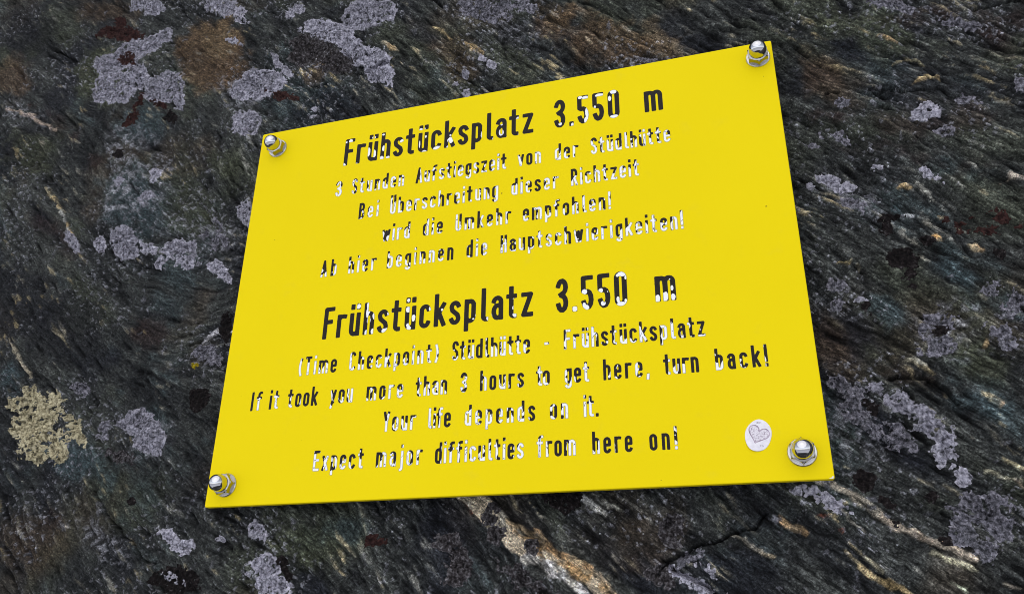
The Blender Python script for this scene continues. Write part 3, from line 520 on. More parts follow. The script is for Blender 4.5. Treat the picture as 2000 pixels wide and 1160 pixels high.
# tiny crumbs of pale lichen, in clusters and around the larger crusts
LICHENS = [
    ('grey', [(-0.38438, 0.29195, 0.01926, 0.01162, 0.01291, -0.01603), (-0.35585, 0.29855, 0.01983, 0.01042, 0.00727, -0.01004), (-0.34494, 0.30221, 0.00807, 0.00389, 0.00523, -0.0078), (-0.4076, 0.28631, 0.02227, -0.00728, 0.00416, -0.01594), (-0.39115, 0.2545, 0.02874, -0.00728, 0.00607, -0.02106), (-0.36588, 0.26086, 0.01488, -0.00302, 0.00336, -0.01544), (-0.41045, 0.25242, 0.00977, -0.00266, 0.00384, -0.01218)], 'large pale grey lichen left of the brown stain, with an upward pointing arm', 1, 0.42, 0.0009),
    ('grey', [(-0.33243, 0.24212, 0.02149, 0.00467, 0.01007, -0.01726), (-0.31326, 0.22339, 0.00727, -0.00179, 0.00222, -0.01264)], 'round lobed grey lichen below the brown stain, touching the large one with the arm', 1, 0.42, 0.0009),
    ('red', [(-0.38253, 0.28559, 0.01138, -0.00316, 0.00254, -0.00947), (-0.39056, 0.29071, 0.00581, -0.00188, 0.00155, -0.00554)], 'small dark red lichen spot sitting on the large pale grey lichen', 1, 0.1, 0.0016),
    ('red', [(-0.35552, 0.23224, 0.00536, 0.0118, 0.00315, -0.00247), (-0.33298, 0.2236, 0.01036, -0.00638, -0.00059, -0.00314), (-0.36147, 0.21157, 0.0068, 0.00634, 0.00367, -0.00405)], 'dark red lichen strip under the large pale grey lichen', 1, 0.2, 0.0009),
    ('red', [(-0.40204, 0.32469, 0.02904, -0.01149, 0.00201, -0.00985), (-0.42912, 0.33272, 0.00963, 0.00466, 0.00368, -0.00464), (-0.40749, 0.3397, 0.00918, -0.00328, 0.00157, -0.00791)], 'dark red brown lichen smear above the large pale grey lichen', 1.2, 0.3, 0.0009),
    ('dark', [(-0.31821, 0.20639, 0.00761, -0.00121, 0.00146, -0.00701)], 'small black lichen spot right below the round lobed grey lichen', 1, 0.2, 0.0009),
    ('grey', [(-0.37469, 0.35073, 0.02443, -0.00542, 0.00168, -0.00918), (-0.36403, 0.34184, 0.01297, -0.00251, 0.00139, -0.00935)], 'grey lichen cut by the top edge, left of the brown stain', 1, 0.45, 0.0009),
    ('grey', [(-0.28059, 0.32351, 0.0249, -0.01647, -0.0023, -0.00939), (-0.25709, 0.29932, 0.01184, -0.0088, -0.00088, -0.00449), (-0.29768, 0.32937, 0.01215, -0.00335, 0.00047, -0.0047)], 'ragged grey lichen cut by the top edge, right above the brown stain', 1.3, 0.55, 0.0009),
    ('grey', [(-0.26117, 0.27598, 0.00776, -0.00536, -0.00102, -0.00284), (-0.25203, 0.26966, 0.0045, -0.0011, 0.00036, -0.00289)], 'tiny pale lichen pair on the right side of the brown stain', 0.8, 0.2, 0.0009),
    ('grey', [(-0.22017, 0.22276, 0.02014, -0.003, 0.0029, -0.01404), (-0.23271, 0.2223, 0.01441, -0.00258, 0.00231, -0.01674), (-0.24497, 0.21904, 0.01143, -0.00203, 0.00175, -0.01228)], 'grey lichen right of the brown stain with a frayed lower edge', 1.1, 0.45, 0.0009),
    ('grey', [(-0.21139, 0.24177, 0.00705, -0.01043, -0.00298, -0.00133), (-0.20139, 0.23082, 0.00688, -0.00785, -0.00315, -0.00253)], 'narrow drip shaped grey lichen right of the frayed grey lichen', 0.7, 0.15, 0.0009),
    ('red', [(-0.20083, 0.20391, 0.01663, -0.00714, -0.00018, -0.00484), (-0.219, 0.21288, 0.00644, -0.00147, 0.00049, -0.00339)], 'dark red lichen streak just under the frayed grey lichen', 1, 0.25, 0.0009),
    ('grey', [(-0.22911, 0.18326, 0.01139, -0.00216, 0.00184, -0.01107), (-0.23273, 0.17481, 0.01353, -0.00261, 0.00109, -0.00838), (-0.24138, 0.18946, 0.00534, -0.00109, 0.00137, -0.00787)], 'grey lichen standing just above the top left cap nut', 1, 0.5, 0.0009),
    ('grey', [(-0.16112, 0.26031, 0.02585, -0.01441, -0.00168, -0.01145), (-0.14367, 0.24823, 0.01235, -0.00348, 0.00092, -0.01198), (-0.1798, 0.26893, 0.01121, -0.00076, 0.00141, -0.0054)], 'smooth grey lichen in the middle of the trio above the sign', 0.9, 0.25, 0.0009),
    ('grey', [(-0.12449, 0.26976, 0.02512, -0.00108, 0.00485, -0.01753), (-0.10475, 0.26878, 0.01, -0.00297, 0.00107, -0.0128), (-0.13644, 0.26599, 0.01427, -0.00396, 0.00132, -0.01193)], 'grey pitted lichen at the top edge, highest of the trio above the sign', 1, 0.48, 0.0009),
    ('grey', [(-0.12829, 0.22921, 0.01785, -0.01416, -0.00417, -0.00899), (-0.1088, 0.21078, 0.01476, -0.00423, 0.00145, -0.01808), (-0.09828, 0.19757, 0.00829, -0.00171, 0.00033, -0.01065), (-0.13387, 0.23759, 0.01033, -0.00311, 0.00046, -0.0074)], 'frilled grey lichen, lowest of the trio above the sign', 1.4, 0.5, 0.0009),
    ('grain', [(-0.17509, 0.24585, 0.02332, -0.01453, -0.00383, -0.01169), (-0.15051, 0.22618, 0.01811, -0.00447, 0.00096, -0.01363), (-0.18508, 0.24054, 0.0158, -0.00401, 0.00078, -0.01059)], 'dark crumbly lichen patch in the hollow left of the frilled grey lichen', 1.6, 0.5, 0.0009),
    ('grey', [(-0.19532, 0.29515, 0.00624, 0.0031, 0.00438, -0.00771), (-0.20204, 0.29085, 0.00563, -0.00171, 0.0009, -0.00527)], 'small grey lichen cut by the top edge above the dark crumbly patch', 1.2, 0.4, 0.0009),
    ('dim', [(-0.01898, 0.24788, 0.02165, -0.01078, -0.00181, -0.01051), (-0.00384, 0.25139, 0.00952, -0.00192, 7e-05, -0.00952), (-0.02385, 0.25613, 0.01167, -0.00292, 0.0005, -0.00843)], 'faded grey lichen cut by the top edge above the middle of the sign', 1.4, 0.5, 0.0009),
    ('grey', [(-0.01735, 0.19864, 0.00429, -0.00183, -0.00048, -0.00332), (-0.00948, 0.19139, 0.00539, -0.00284, -0.00084, -0.00367)], 'small two lobed grey lichen above the top edge of the sign', 0.6, 0.3, 0.0009),
    ('grey', [(-0.03233, 0.18979, 0.00427, -0.00071, 7e-05, -0.00393)], 'small round grey lichen left of the two lobed one above the sign', 0.7, 0.35, 0.0009),
    ('grey', [(-0.03806, 0.17847, 0.00296, -0.00042, 3e-05, -0.00333), (-0.0302, 0.16888, 0.00391, -0.00085, 0.00012, -0.00582), (-0.03506, 0.17467, 0.00215, -0.00039, 4e-05, -0.00241)], 'small grey lichen touching the top edge of the sign above its heading', 0.6, 0.35, 0.0009),
    ('grey', [(-0.168, 0.18374, 0.00421, -0.00111, 0.00027, -0.00308), (-0.16838, 0.17677, 0.00428, 0.00143, 0.00092, -0.00155)], 'tiny pale lichen fleck just above the top left edge of the sign', 0.5, 0.2, 0.0009),
    ('dim', [(0.11115, 0.16737, 0.00811, -0.00465, -0.00071, -0.00365)], 'grey lichen lying along the top edge of the sign, over the figures 3.550', 1, 0.4, 0.0009),
    ('dim', [(0.0156, 0.24734, 0.01108, -0.0053, -0.00113, -0.00677)], 'grey lichen scrap at the top edge next to the tan stripe', 1.4, 0.5, 0.0009),
    ('grey', [(-0.33773, 0.08264, 0.01418, -0.00097, 0.00214, -0.01331), (-0.33248, 0.0705, 0.01179, -0.00055, 0.00124, -0.0084)], 'frilled grey lichen left of the sign, biggest of the row beside the German text', 1.3, 0.4, 0.0009),
    ('grey', [(-0.361, 0.08058, 0.00732, -0.00134, 0.00201, -0.00896)], 'small grey lichen hugging the left side of the frilled one', 1.1, 0.4, 0.0009),
    ('grey', [(-0.28153, 0.06637, 0.0172, -0.00164, 0.00252, -0.01178), (-0.27347, 0.05697, 0.0129, -0.00155, 0.00163, -0.00776), (-0.2953, 0.05693, 0.00868, 0.00171, 0.00199, -0.00396)], 'grey lichen at the right end of the row left of the sign', 1.3, 0.4, 0.0009),
    ('grey', [(-0.30964, 0.07016, 0.00855, -0.00228, 9e-05, -0.00564), (-0.3198, 0.07685, 0.00367, -0.0002, 0.00035, -0.00279)], 'small grey lichen between the two big ones of the row left of the sign', 1, 0.35, 0.0009),
    ('grey', [(-0.2432, 0.04709, 0.00818, -0.00124, 0.00106, -0.00689), (-0.23453, 0.03908, 0.00494, 0.00188, 0.00599, -0.008)], 'grey lichen alone near the left edge of the sign, below the row', 1.1, 0.35, 0.0009),
    ('grey', [(-0.22163, 0.0938, 0.0095, -0.0019, 0.00182, -0.01087), (-0.2175, 0.08438, 0.00605, -0.00103, 0.00102, -0.00758)], 'grey lichen with a pale rim tucked behind the left edge of the sign', 0.9, 0.55, 0.0009),
    ('grey', [(-0.39581, 0.09192, 0.00623, -0.0047, -0.00279, -0.00338), (-0.38798, 0.08243, 0.00505, -0.00067, 0.00156, -0.00612)], 'small smooth grey lichen beside the dark red stain, far left', 0.7, 0.15, 0.0009),
    ('dim', [(-0.24934, 0.08397, 0.00344, -0.00076, 0.00225, -0.01106), (-0.23822, 0.06955, 0.0055, -0.00112, 0.00152, -0.007), (-0.24898, 0.06942, 0.00574, -0.00125, 0.00208, -0.00824), (-0.25895, 0.07861, 0.00538, -0.00094, 0.00097, -0.00497)], 'broken pale lichen crumbs between the row and the sign', 1.6, 0.6, 0.0009),
    ('grey', [(-0.31975, 0.14541, 0.00723, -0.0009, 0.00115, -0.00541), (-0.32115, 0.14028, 0.00408, -0.00047, 0.00089, -0.00428)], 'small pale lichen in the upper middle of the bluish patch left of the sign', 1, 0.35, 0.0009),
    ('grey', [(-0.35521, 0.14143, 0.00605, -0.0009, 0.00121, -0.00448)], 'tiny pale lichen left in the bluish patch left of the sign', 0.8, 0.3, 0.0009),
    ('grey', [(-0.32523, 0.12502, 0.00604, 0.00352, 0.00378, -0.00505), (-0.32866, 0.11906, 0.0041, -0.00048, 0.00114, -0.00436)], 'smeared pale lichen in the bluish patch, just above the row', 1.4, 0.5, 0.0009),
    ('dark', [(-0.36563, 0.17403, 0.00571, 0.00171, 0.00353, -0.00493)], 'small black oval lichen above the bluish patch', 0.6, 0.1, 0.0009),
    ('cream', [(-0.38969, -0.06327, 0.02311, -0.00618, -0.00038, -0.01045), (-0.38435, -0.07806, 0.02085, -0.01003, -0.00522, -0.01554), (-0.39456, -0.05453, 0.00962, -0.0005, 0.00295, -0.01032), (-0.36608, -0.08918, 0.01684, -0.01036, -0.00548, -0.00783), (-0.37654, -0.10088, 0.01646, -0.00079, 0.00163, -0.00566), (-0.35771, -0.0998, 0.01185, -0.00066, 0.00219, -0.00728)], 'big cream yellow crusty lichen at the far left', 1.9, 0.58, 0.0016),
    ('cream', [(-0.37059, -0.05668, 0.00728, -0.00015, 0.00147, -0.00594), (-0.37531, -0.0545, 0.00425, -7e-05, 0.00078, -0.00339)], 'small cream lichen just above right of the big cream crust', 1.3, 0.3, 0.0014),
    ('cream', [(-0.35604, -0.07084, 0.00602, -0.0004, 0.00158, -0.00434), (-0.34719, -0.08117, 0.00668, 0.00184, 0.00631, -0.00819), (-0.33963, -0.08868, 0.00468, -0.00023, 0.0018, -0.00577)], 'narrow cream lichen right of the big cream crust', 1.5, 0.4, 0.0014),
    ('grey', [(-0.28342, -0.08112, 0.01678, -0.00168, 0.00417, -0.01168), (-0.2707, -0.09231, 0.01458, -0.0009, 0.00325, -0.014), (-0.26135, -0.10434, 0.0046, 0.00133, 0.0041, -0.00659), (-0.29475, -0.08195, 0.011, -0.00117, 0.00227, -0.00594)], 'round grey lichen right of the cream crusts, below left of the sign', 1, 0.3, 0.0009),
    ('dim', [(-0.31725, -0.08396, 0.00541, -0.00185, -0.00126, -0.00823)], 'faint mauve lichen touching the left side of the round grey lichen', 1.5, 0.45, 0.0009),
    ('dim', [(-0.35138, -0.04764, 0.00579, -0.00036, 0.00149, -0.00602), (-0.36091, -0.04514, 0.00538, -0.0002, 0.0005, -0.00293)], 'faint mauve lichen just right of the top of the cream crust', 1.5, 0.45, 0.0009),
    ('dark', [(-0.23365, -0.06692, 0.01012, -0.00051, 0.00221, -0.00971), (-0.22938, -0.06315, 0.00636, -0.00034, 0.00133, -0.00646)], 'round blackish lichen close to left edge of the sign, by the English text', 1, 0.15, 0.0009),
    ('dark', [(-0.22108, -0.01009, 0.00685, -0.00239, -0.00033, -0.01267)], 'black lichen behind the left edge of the sign above the round blackish one', 1.2, 0.3, 0.0009),
    ('dim', [(-0.23533, -0.0303, 0.01298, -0.0052, -0.00127, -0.00697), (-0.22473, -0.03754, 0.00519, -0.00034, 0.00058, -0.00368)], 'faded lilac lichen near the left edge of the sign with a yellow fleck below', 1.5, 0.5, 0.0009),
    ('gold', [(-0.24441, -0.03812, 0.00196, -0.00022, 0.00031, -0.00129), (-0.24245, -0.04041, 0.00242, -0.00025, 0.00036, -0.00169)], 'tiny bright yellow lichen fleck left of the sign', 1, 0.1, 0.0009),
    ('grain', [(-0.29368, -0.10607, 0.01309, -0.00349, -0.00043, -0.00514)], 'dark purple brown lichen below the round grey lichen', 1.3, 0.4, 0.0009),
    ('grey', [(-0.23511, -0.16515, 0.0081, -0.00252, -0.00098, -0.00518), (-0.22428, -0.17224, 0.00985, -0.00301, -0.00115, -0.00573)], 'grey lichen below the bottom left corner of the sign, with scalloped edge', 1, 0.25, 0.0009),
    ('dark', [(-0.22302, -0.19475, 0.02031, -0.00037, 0.00224, -0.00855), (-0.23059, -0.19398, 0.0099, -0.00014, 0.00195, -0.00728)], 'wide black brown lichen ring at the bottom edge, lower left, with pale centre', 1.2, 0.35, 0.0009),
    ('grey', [(-0.22994, -0.19333, 0.00665, -0.0019, -0.00048, -0.00248), (-0.22373, -0.19672, 0.00499, -7e-05, 0.00053, -0.00198)], 'pale bluish lichen in the middle of the wide black brown ring', 1.3, 0.45, 0.0014),
    ('dark', [(-0.27268, -0.14059, 0.00416, -0.00019, 0.00087, -0.00331)], 'small round black lichen left of the bottom left corner of the sign', 0.4, 0.1, 0.0009),
    ('dark', [(-0.3488, -0.14498, 0.00272, -8e-05, 0.00087, -0.0023)], 'tiny round black lichen near the bottom left corner of the photo', 0.4, 0.1, 0.0009),
    ('grey', [(-0.19433, -0.16914, 0.00377, -0.00012, 0.00036, -0.00202)], 'tiny pale grey lichen right of the scalloped grey one', 0.5, 0.2, 0.0009),
    ('grey', [(-0.16691, -0.19217, 0.00309, -5e-05, 0.00048, -0.00226)], 'tiny pale grey lichen near the bottom edge left of the big holed one', 0.5, 0.2, 0.0009),
    ('grey', [(-0.15353, -0.1872, 0.01158, -0.00011, 0.00156, -0.00834), (-0.14441, -0.19843, 0.01049, -3e-05, 0.00084, -0.00625), (-0.15539, -0.19679, 0.00864, -5e-05, 0.00105, -0.00692)], 'large grey lichen at the bottom edge with a dark hollow on its right', 1.3, 0.4, 0.0009),
    ('dark', [(-0.14336, -0.18731, 0.00329, 0.00081, 0.00308, -0.00679), (-0.13919, -0.19371, 0.00349, -1e-05, 0.00043, -0.00285)], 'dark elongated lichen lying on the large grey one at the bottom edge', 0.7, 0.1, 0.0016),
    ('grey', [(-0.16644, -0.16383, 0.00697, -0.00018, 0.00115, -0.00671), (-0.16212, -0.16895, 0.00384, -9e-05, 0.00076, -0.00401)], 'grey lichen under the lower edge of the sign near the bottom left nut', 1.2, 0.4, 0.0009),
    ('red', [(-0.08046, -0.17236, 0.0058, -0.00016, 0.0003, -0.00412)], 'small reddish brown lichen below the middle of the sign', 1.4, 0.4, 0.0009),
    ('grain', [(-0.03172, -0.17448, 0.00965, -0.00027, 0.00033, -0.0062), (-0.02361, -0.17992, 0.00672, -0.00014, 0.00025, -0.00611), (-0.02246, -0.19059, 0.00856, -0.00011, 0.00081, -0.01083), (-0.026, -0.19658, 0.00656, -6e-05, 0.0005, -0.00599)], 'granular black and grey lichen below the sign, left of the quartz vein', 1.3, 0.3, 0.0014),
    ('grain', [(-0.00237, -0.16192, 0.00593, -0.00015, 0.00015, -0.00499), (0.00044, -0.16974, 0.00648, -0.00012, 6e-05, -0.00671), (0.0024, -0.15575, 0.00536, -0.00019, 9e-05, -0.00315)], 'granular black lichen crossing the upper end of the quartz vein', 1.3, 0.3, 0.0014),
    ('grain', [(0.0224, -0.17788, 0.00398, -0.00014, 2e-05, -0.0045), (0.02572, -0.18099, 0.00264, -9e-05, -0.0, -0.00238)], 'small granular black lichen lying on the quartz vein', 1, 0.2, 0.0014),
    ('grain', [(0.01434, -0.19551, 0.01101, -0.00635, -0.00264, -0.00395), (0.03209, -0.2045, 0.01269, -0.00525, -0.00179, -0.00364)], 'granular black lichen mass at the bottom edge under the quartz vein', 1.7, 0.45, 0.0014),
    ('dark', [(0.04347, -0.14987, 0.01296, -0.00066, -0.00018, -0.00981)], 'round black lichen with a grey rim under the lower edge of the sign', 1, 0.35, 0.0009),
    ('grain', [(0.10886, -0.16914, 0.0071, -0.00031, -0.0005, -0.00686), (0.1064, -0.17451, 0.00532, -0.0002, -0.00028, -0.00399)], 'round granular grey brown lichen under the sign, upper of a touching pair', 1, 0.3, 0.0009),
    ('grain', [(0.10987, -0.17976, 0.00585, -0.00019, -0.00029, -0.00395)], 'smaller round dark lichen with pale rim, lower of a touching pair under the sign', 0.8, 0.25, 0.0009),
    ('grain', [(0.10056, -0.19613, 0.00814, -0.00015, -0.00039, -0.00723), (0.10454, -0.20258, 0.00574, -7e-05, -0.00024, -0.00384)], 'round dark grey lichen at the bottom edge, right of the quartz vein', 1, 0.3, 0.0009),
    ('grey', [(0.10656, -0.19345, 0.00363, -0.00263, -0.00127, -0.00158), (0.11612, -0.20079, 0.00701, -0.00415, -0.00191, -0.00282), (0.12712, -0.20415, 0.0063, -0.00301, -0.00124, -0.0022)], 'grey lichen ridge along the crack at the bottom edge', 1.3, 0.45, 0.0009),
    ('grey', [(0.12063, -0.19038, 0.00403, -0.00113, -0.00114, -0.00319), (0.1232, -0.19373, 0.00254, -3e-05, -0.00018, -0.0022), (0.1282, -0.19462, 0.00309, -4e-05, -0.00031, -0.00355)], 'pale lumpy grey lichen beside the crack at the bottom edge', 1.2, 0.3, 0.0009),
    ('dim', [(0.11915, -0.18758, 0.00646, 0.00267, 0.0009, -0.00228), (0.11259, -0.19023, 0.00403, -8e-05, -0.00018, -0.0025)], 'dim grey lichen along the upper side of the crack', 1.4, 0.5, 0.0009),
    ('grey', [(0.19157, -0.15559, 0.00636, -0.00442, -0.00231, -0.00329), (0.19669, -0.16135, 0.00627, -0.00435, -0.00262, -0.0037), (0.205, -0.16439, 0.00516, -0.00356, -0.00132, -0.00186)], 'grey lichen below the bottom right corner of the sign beside the pale vein', 1.3, 0.45, 0.0009),
    ('grey', [(0.1805, -0.15314, 0.00325, -0.00015, -0.00037, -0.00307)], 'small round grey lichen just under the bottom right corner of the sign', 0.9, 0.3, 0.0009),
    ('dark', [(0.21665, -0.14909, 0.00632, -0.00021, -0.00084, -0.00516), (0.21447, -0.14611, 0.00266, -9e-05, -0.00047, -0.0029), (0.22136, -0.14634, 0.00211, -8e-05, -0.00044, -0.0026)], 'black round lichen right of the bottom right corner of the sign', 0.9, 0.2, 0.0009),
    ('dark', [(0.22626, -0.16218, 0.00542, -0.00239, -0.0017, -0.00332), (0.224, -0.16017, 0.00362, -0.0001, -0.00046, -0.00277)], 'black lichen resting on the upper side of the long pale vein', 1, 0.25, 0.0009),
    ('dark', [(0.24867, -0.15828, 0.00347, -0.00017, -0.00056, -0.003)], 'small brown black lichen right of the black one on the pale vein', 0.9, 0.2, 0.0009),
    ('dark', [(0.25203, -0.18103, 0.00289, -0.0001, -0.0004, -0.00231)], 'black lichen at the lower end of the long pale vein', 0.9, 0.2, 0.0009),
    ('dark', [(0.22824, -0.17223, 0.00179, -3e-05, -0.00037, -0.00238)], 'little black lichen biting into the long pale vein', 0.8, 0.2, 0.0009),
    ('dim', [(0.26938, -0.1664, 0.01393, -0.00302, -0.00298, -0.00822), (0.27611, -0.16387, 0.00979, -0.00022, -0.00122, -0.00581), (0.26105, -0.17797, 0.00554, -0.00609, -0.00455, -0.0046), (0.26829, -0.18457, 0.00662, -0.00466, -0.00322, -0.00434), (0.27732, -0.17573, 0.00726, -0.00013, -0.00155, -0.00768)], 'very wide faded grey lichen at the right edge below the middle', 1.6, 0.5, 0.0009),
    ('grey', [(0.26775, -0.15006, 0.0047, -0.00225, -0.00164, -0.00304), (0.26194, -0.14417, 0.00338, -0.00416, -0.00181, -0.00184), (0.25722, -0.14013, 0.00307, -0.00317, -0.00151, -0.00178)], 'grey lichen between the wide faded lichen and the big slanting crust', 1.5, 0.45, 0.0009),
    ('grey', [(0.23268, -0.09889, 0.00889, -0.00771, -0.00253, -0.00335), (0.24496, -0.10653, 0.0074, -0.00743, -0.0045, -0.00537), (0.25365, -0.11758, 0.00622, -0.00825, -0.00493, -0.0047), (0.26076, -0.12828, 0.00405, -0.00514, -0.00402, -0.0041), (0.26066, -0.13548, 0.00544, -0.00041, -0.00067, -0.00341)], 'big slanting grey crust right of the lower part of the sign', 1.5, 0.45, 0.0009),
    ('dim', [(0.21414, -0.09329, 0.00974, -0.00504, -0.0019, -0.00394), (0.21676, -0.10425, 0.00964, -0.00482, -0.00242, -0.00496), (0.22454, -0.11677, 0.0092, -0.00705, -0.00312, -0.00444), (0.23697, -0.12344, 0.00944, -0.00614, -0.0031, -0.00514)], 'faded lower half of the slanting grey crust, nearest the sign', 1.7, 0.55, 0.0009),
    ('dark', [(0.22381, -0.10327, 0.00451, -0.00174, -0.00068, -0.00169), (0.22776, -0.10806, 0.00242, 0.00074, 0.00071, -0.00397)], 'black lichen strip inside the big slanting grey crust', 1, 0.25, 0.0009),
    ('dim', [(0.27066, -0.05886, 0.00891, -0.00111, -0.00113, -0.00628), (0.26824, -0.07205, 0.00839, -0.00276, -0.00207, -0.00608), (0.26178, -0.07781, 0.00422, -0.0004, -0.00041, -0.0022), (0.26281, -0.0618, 0.00373, -0.00042, -0.00057, -0.00319)], 'faded grey lichen with a black spot in it, right of the sign', 1.6, 0.5, 0.0009),
    ('dark', [(0.27072, -0.06303, 0.00394, -0.00046, -0.00069, -0.00377)], 'black spot lichen in the middle of the faded grey lichen', 1, 0.15, 0.0014),
    ('dim', [(0.31148, -0.05249, 0.00609, -0.00067, -0.00193, -0.00878), (0.30738, -0.0594, 0.00402, -0.00048, -0.00081, -0.00373)], 'grey lichen cut by the right edge, upper of two', 1.4, 0.45, 0.0009),
    ('dim', [(0.30261, -0.06986, 0.00758, -0.00362, -0.00174, -0.00397), (0.30248, -0.07664, 0.00345, -0.00041, -0.00037, -0.0018)], 'grey lichen near the right edge, lower of two', 1.5, 0.45, 0.0009),
    ('grey', [(0.23337, -0.0399, 0.00493, -0.00226, -0.00071, -0.00181)], 'pale grey lichen sliver right of the sign, beside a dim round one', 0.9, 0.3, 0.0009),
    ('dim', [(0.21772, -0.04148, 0.00404, -0.00042, -0.00052, -0.00385)], 'dim round grey lichen close to the right edge of the sign', 1, 0.4, 0.0009),
    ('dark', [(0.23267, -0.04472, 0.00198, -0.00171, -0.00182, -0.00261), (0.23492, -0.04892, 0.00133, 0.00064, 0.00078, -0.00237)], 'little black lichen under the pale grey sliver', 1, 0.3, 0.0009),
    ('grey', [(0.22455, 0.04516, 0.00827, -0.00278, -0.00123, -0.00431), (0.23482, 0.04017, 0.00519, -0.00202, -0.00095, -0.00324), (0.23227, 0.03748, 0.00485, -0.00072, -0.00027, -0.00188)], 'grey lichen close to the upper right edge of the sign, larger of two neighbours', 1.2, 0.4, 0.0009),
    ('grey', [(0.21248, 0.04234, 0.00216, 0.00171, 0.00196, -0.00373)], 'small oval grey lichen touching the larger one at the right edge of the sign', 0.7, 0.25, 0.0009),
    ('dim', [(0.23813, 0.02717, 0.00752, -0.0022, -0.00103, -0.0046), (0.24254, 0.02046, 0.00354, -0.00053, -0.00036, -0.00229)], 'peppery grey lichen below the larger one right of the sign', 1.6, 0.6, 0.0009),
    ('grey', [(0.28409, 0.04041, 0.00378, -0.00235, -0.00128, -0.00263), (0.28694, 0.03638, 0.0026, -0.00033, -0.00032, -0.00179)], 'small grey lichen in the open rock at upper right, alone', 1.2, 0.4, 0.0009),
    ('grey', [(0.2539, 0.05088, 0.00326, -0.00178, -0.00077, -0.00199)], 'tiny grey lichen left of the lone small grey lichen', 0.9, 0.3, 0.0009),
    ('dark', [(0.25485, 0.01288, 0.00703, -0.00073, -0.00078, -0.00471), (0.25412, 0.00486, 0.00525, -0.00051, -0.00059, -0.00359)], 'dark pair of lichens right of the sign under a bluish chip', 1.2, 0.3, 0.0009),
    ('dark', [(0.27254, -0.00309, 0.00439, -0.00264, -0.00125, -0.00307)], 'dark lichen with an orange chip at its right end', 1.2, 0.3, 0.0009),
    ('dark', [(0.25801, -0.01657, 0.00887, -0.00247, -0.00207, -0.00834)], 'largest round black lichen right of the sign', 0.8, 0.2, 0.0009),
    ('dark', [(0.25948, -0.03572, 0.00432, -0.00068, -0.00043, -0.00259)], 'small black oval lichen below the largest round black one', 0.8, 0.2, 0.0009),
    ('dark', [(0.25859, -0.02777, 0.00382, -0.0006, -0.0004, -0.00235)], 'faint dark lichen between the largest round black one and the oval below it', 1.2, 0.5, 0.0009),
    ('red', [(0.31679, 0.00494, 0.00613, -0.0034, -0.002, -0.00449), (0.32151, -0.0018, 0.00535, -0.00064, -0.00092, -0.00368)], 'dark red lichen near the right edge, above the middle', 1.4, 0.3, 0.0009),
    ('dark', [(0.30938, -0.01986, 0.00341, -0.00133, -0.00092, -0.00258)], 'small black lichen near the right edge under a thin pale streak', 0.8, 0.2, 0.0009),
    ('red', [(0.29505, 0.00353, 0.00868, -0.00326, -0.00082, -0.00253), (0.30471, -0.00306, 0.00636, -0.00103, -0.00059, -0.00257)], 'thin dark red lichen band left of the dark red lichen at the right edge', 1.6, 0.4, 0.0009),
    ('dim', [(0.22006, -0.03079, 0.00483, -0.00206, -0.00131, -0.00342), (0.21577, -0.02968, 0.00292, -0.0003, -0.00027, -0.00199)], 'grey lichen scrap right of the sign at middle height, next to a dark dot', 1.3, 0.45, 0.0009),
    ('dim', [(0.3015, -0.0436, 0.00569, -0.00066, -0.00062, -0.00313)], 'faded lichen scrap above the upper lichen at the right edge', 1.6, 0.5, 0.0009),
    ('grey', [(0.28883, 0.08534, 0.00888, -0.00147, -0.001, -0.00554), (0.29089, 0.08995, 0.00653, -0.00109, -0.00073, -0.004), (0.28471, 0.08471, 0.00539, -0.0008, -0.00063, -0.00357)], 'grey lichen between two red brown stains at upper right', 1, 0.35, 0.0009),
    ('dim', [(0.2981, 0.0698, 0.00703, -0.00095, -0.00059, -0.00332)], 'grey lichen under the red brown stain at upper right', 1.3, 0.45, 0.0009),
    ('dim', [(0.31465, 0.09077, 0.00641, 5e-05, -0.00016, -0.00341)], 'small faded grey lichen on top of the right hand red brown stain', 1.4, 0.5, 0.0009),
    ('dim', [(0.24011, 0.10165, 0.00563, -0.00105, -0.00046, -0.00338)], 'small dim lichen above the left hand red brown stain', 1.2, 0.45, 0.0009),
    ('dim', [(0.28189, 0.17447, 0.01294, -0.0066, -0.00152, -0.0041), (0.29251, 0.16875, 0.0064, -0.00086, -0.00048, -0.00295)], 'grey lichen cut by the top edge at upper right', 1.6, 0.5, 0.0009),
    ('dim', [(0.31778, 0.15337, 0.00865, -0.00367, -0.00119, -0.00369), (0.32735, 0.1488, 0.00633, -0.00252, -0.00105, -0.00319)], 'faded lichen flakes near the top right corner', 1.6, 0.5, 0.0009),
    ('dim', [(0.3451, 0.09782, 0.00407, -0.00354, -0.00234, -0.00467)], 'grey lichen at the right edge near the top', 1.4, 0.45, 0.0009),
    ('dim', [(0.23198, 0.07695, 0.00714, -0.00454, -0.0011, -0.00243)], 'dim broken lichen right of the sign under the left hand red brown stain', 1.7, 0.55, 0.0009),
    ('dim', [(0.21843, 0.07149, 0.0044, -0.00073, -0.0003, -0.00232)], 'small pale lichen scrap beside the right edge of the sign, below red brown stain', 1.2, 0.4, 0.0009)]
prox = np.full(GX.shape, -1.0, np.float32)
for Lc in LICHENS:
    if Lc[0] not in ('grey', 'dim', 'cream'): continue
    for e in Lc[1]:
        hw, hh = math.hypot(e[2], e[4]) + 0.022, math.hypot(e[3], e[5]) + 0.022
        i0, i1 = np.clip(np.searchsorted(xd, (e[0] - hw, e[0] + hw)), 0, NXD); j0, j1 = np.clip(np.searchsorted(zd, (e[1] - hh, e[1] + hh)), 0, NZD)
        if i1 > i0 and j1 > j0:
            sl_ = (slice(j0, j1), slice(i0, i1)); prox[sl_] = np.maximum(prox[sl_], blob(GX[sl_], GZ[sl_], e))
prox = sstep(-0.020, 0.0, prox)
sp = fbm(GX * 260, GZ * 260, 80, 3) + 0.10 * L1
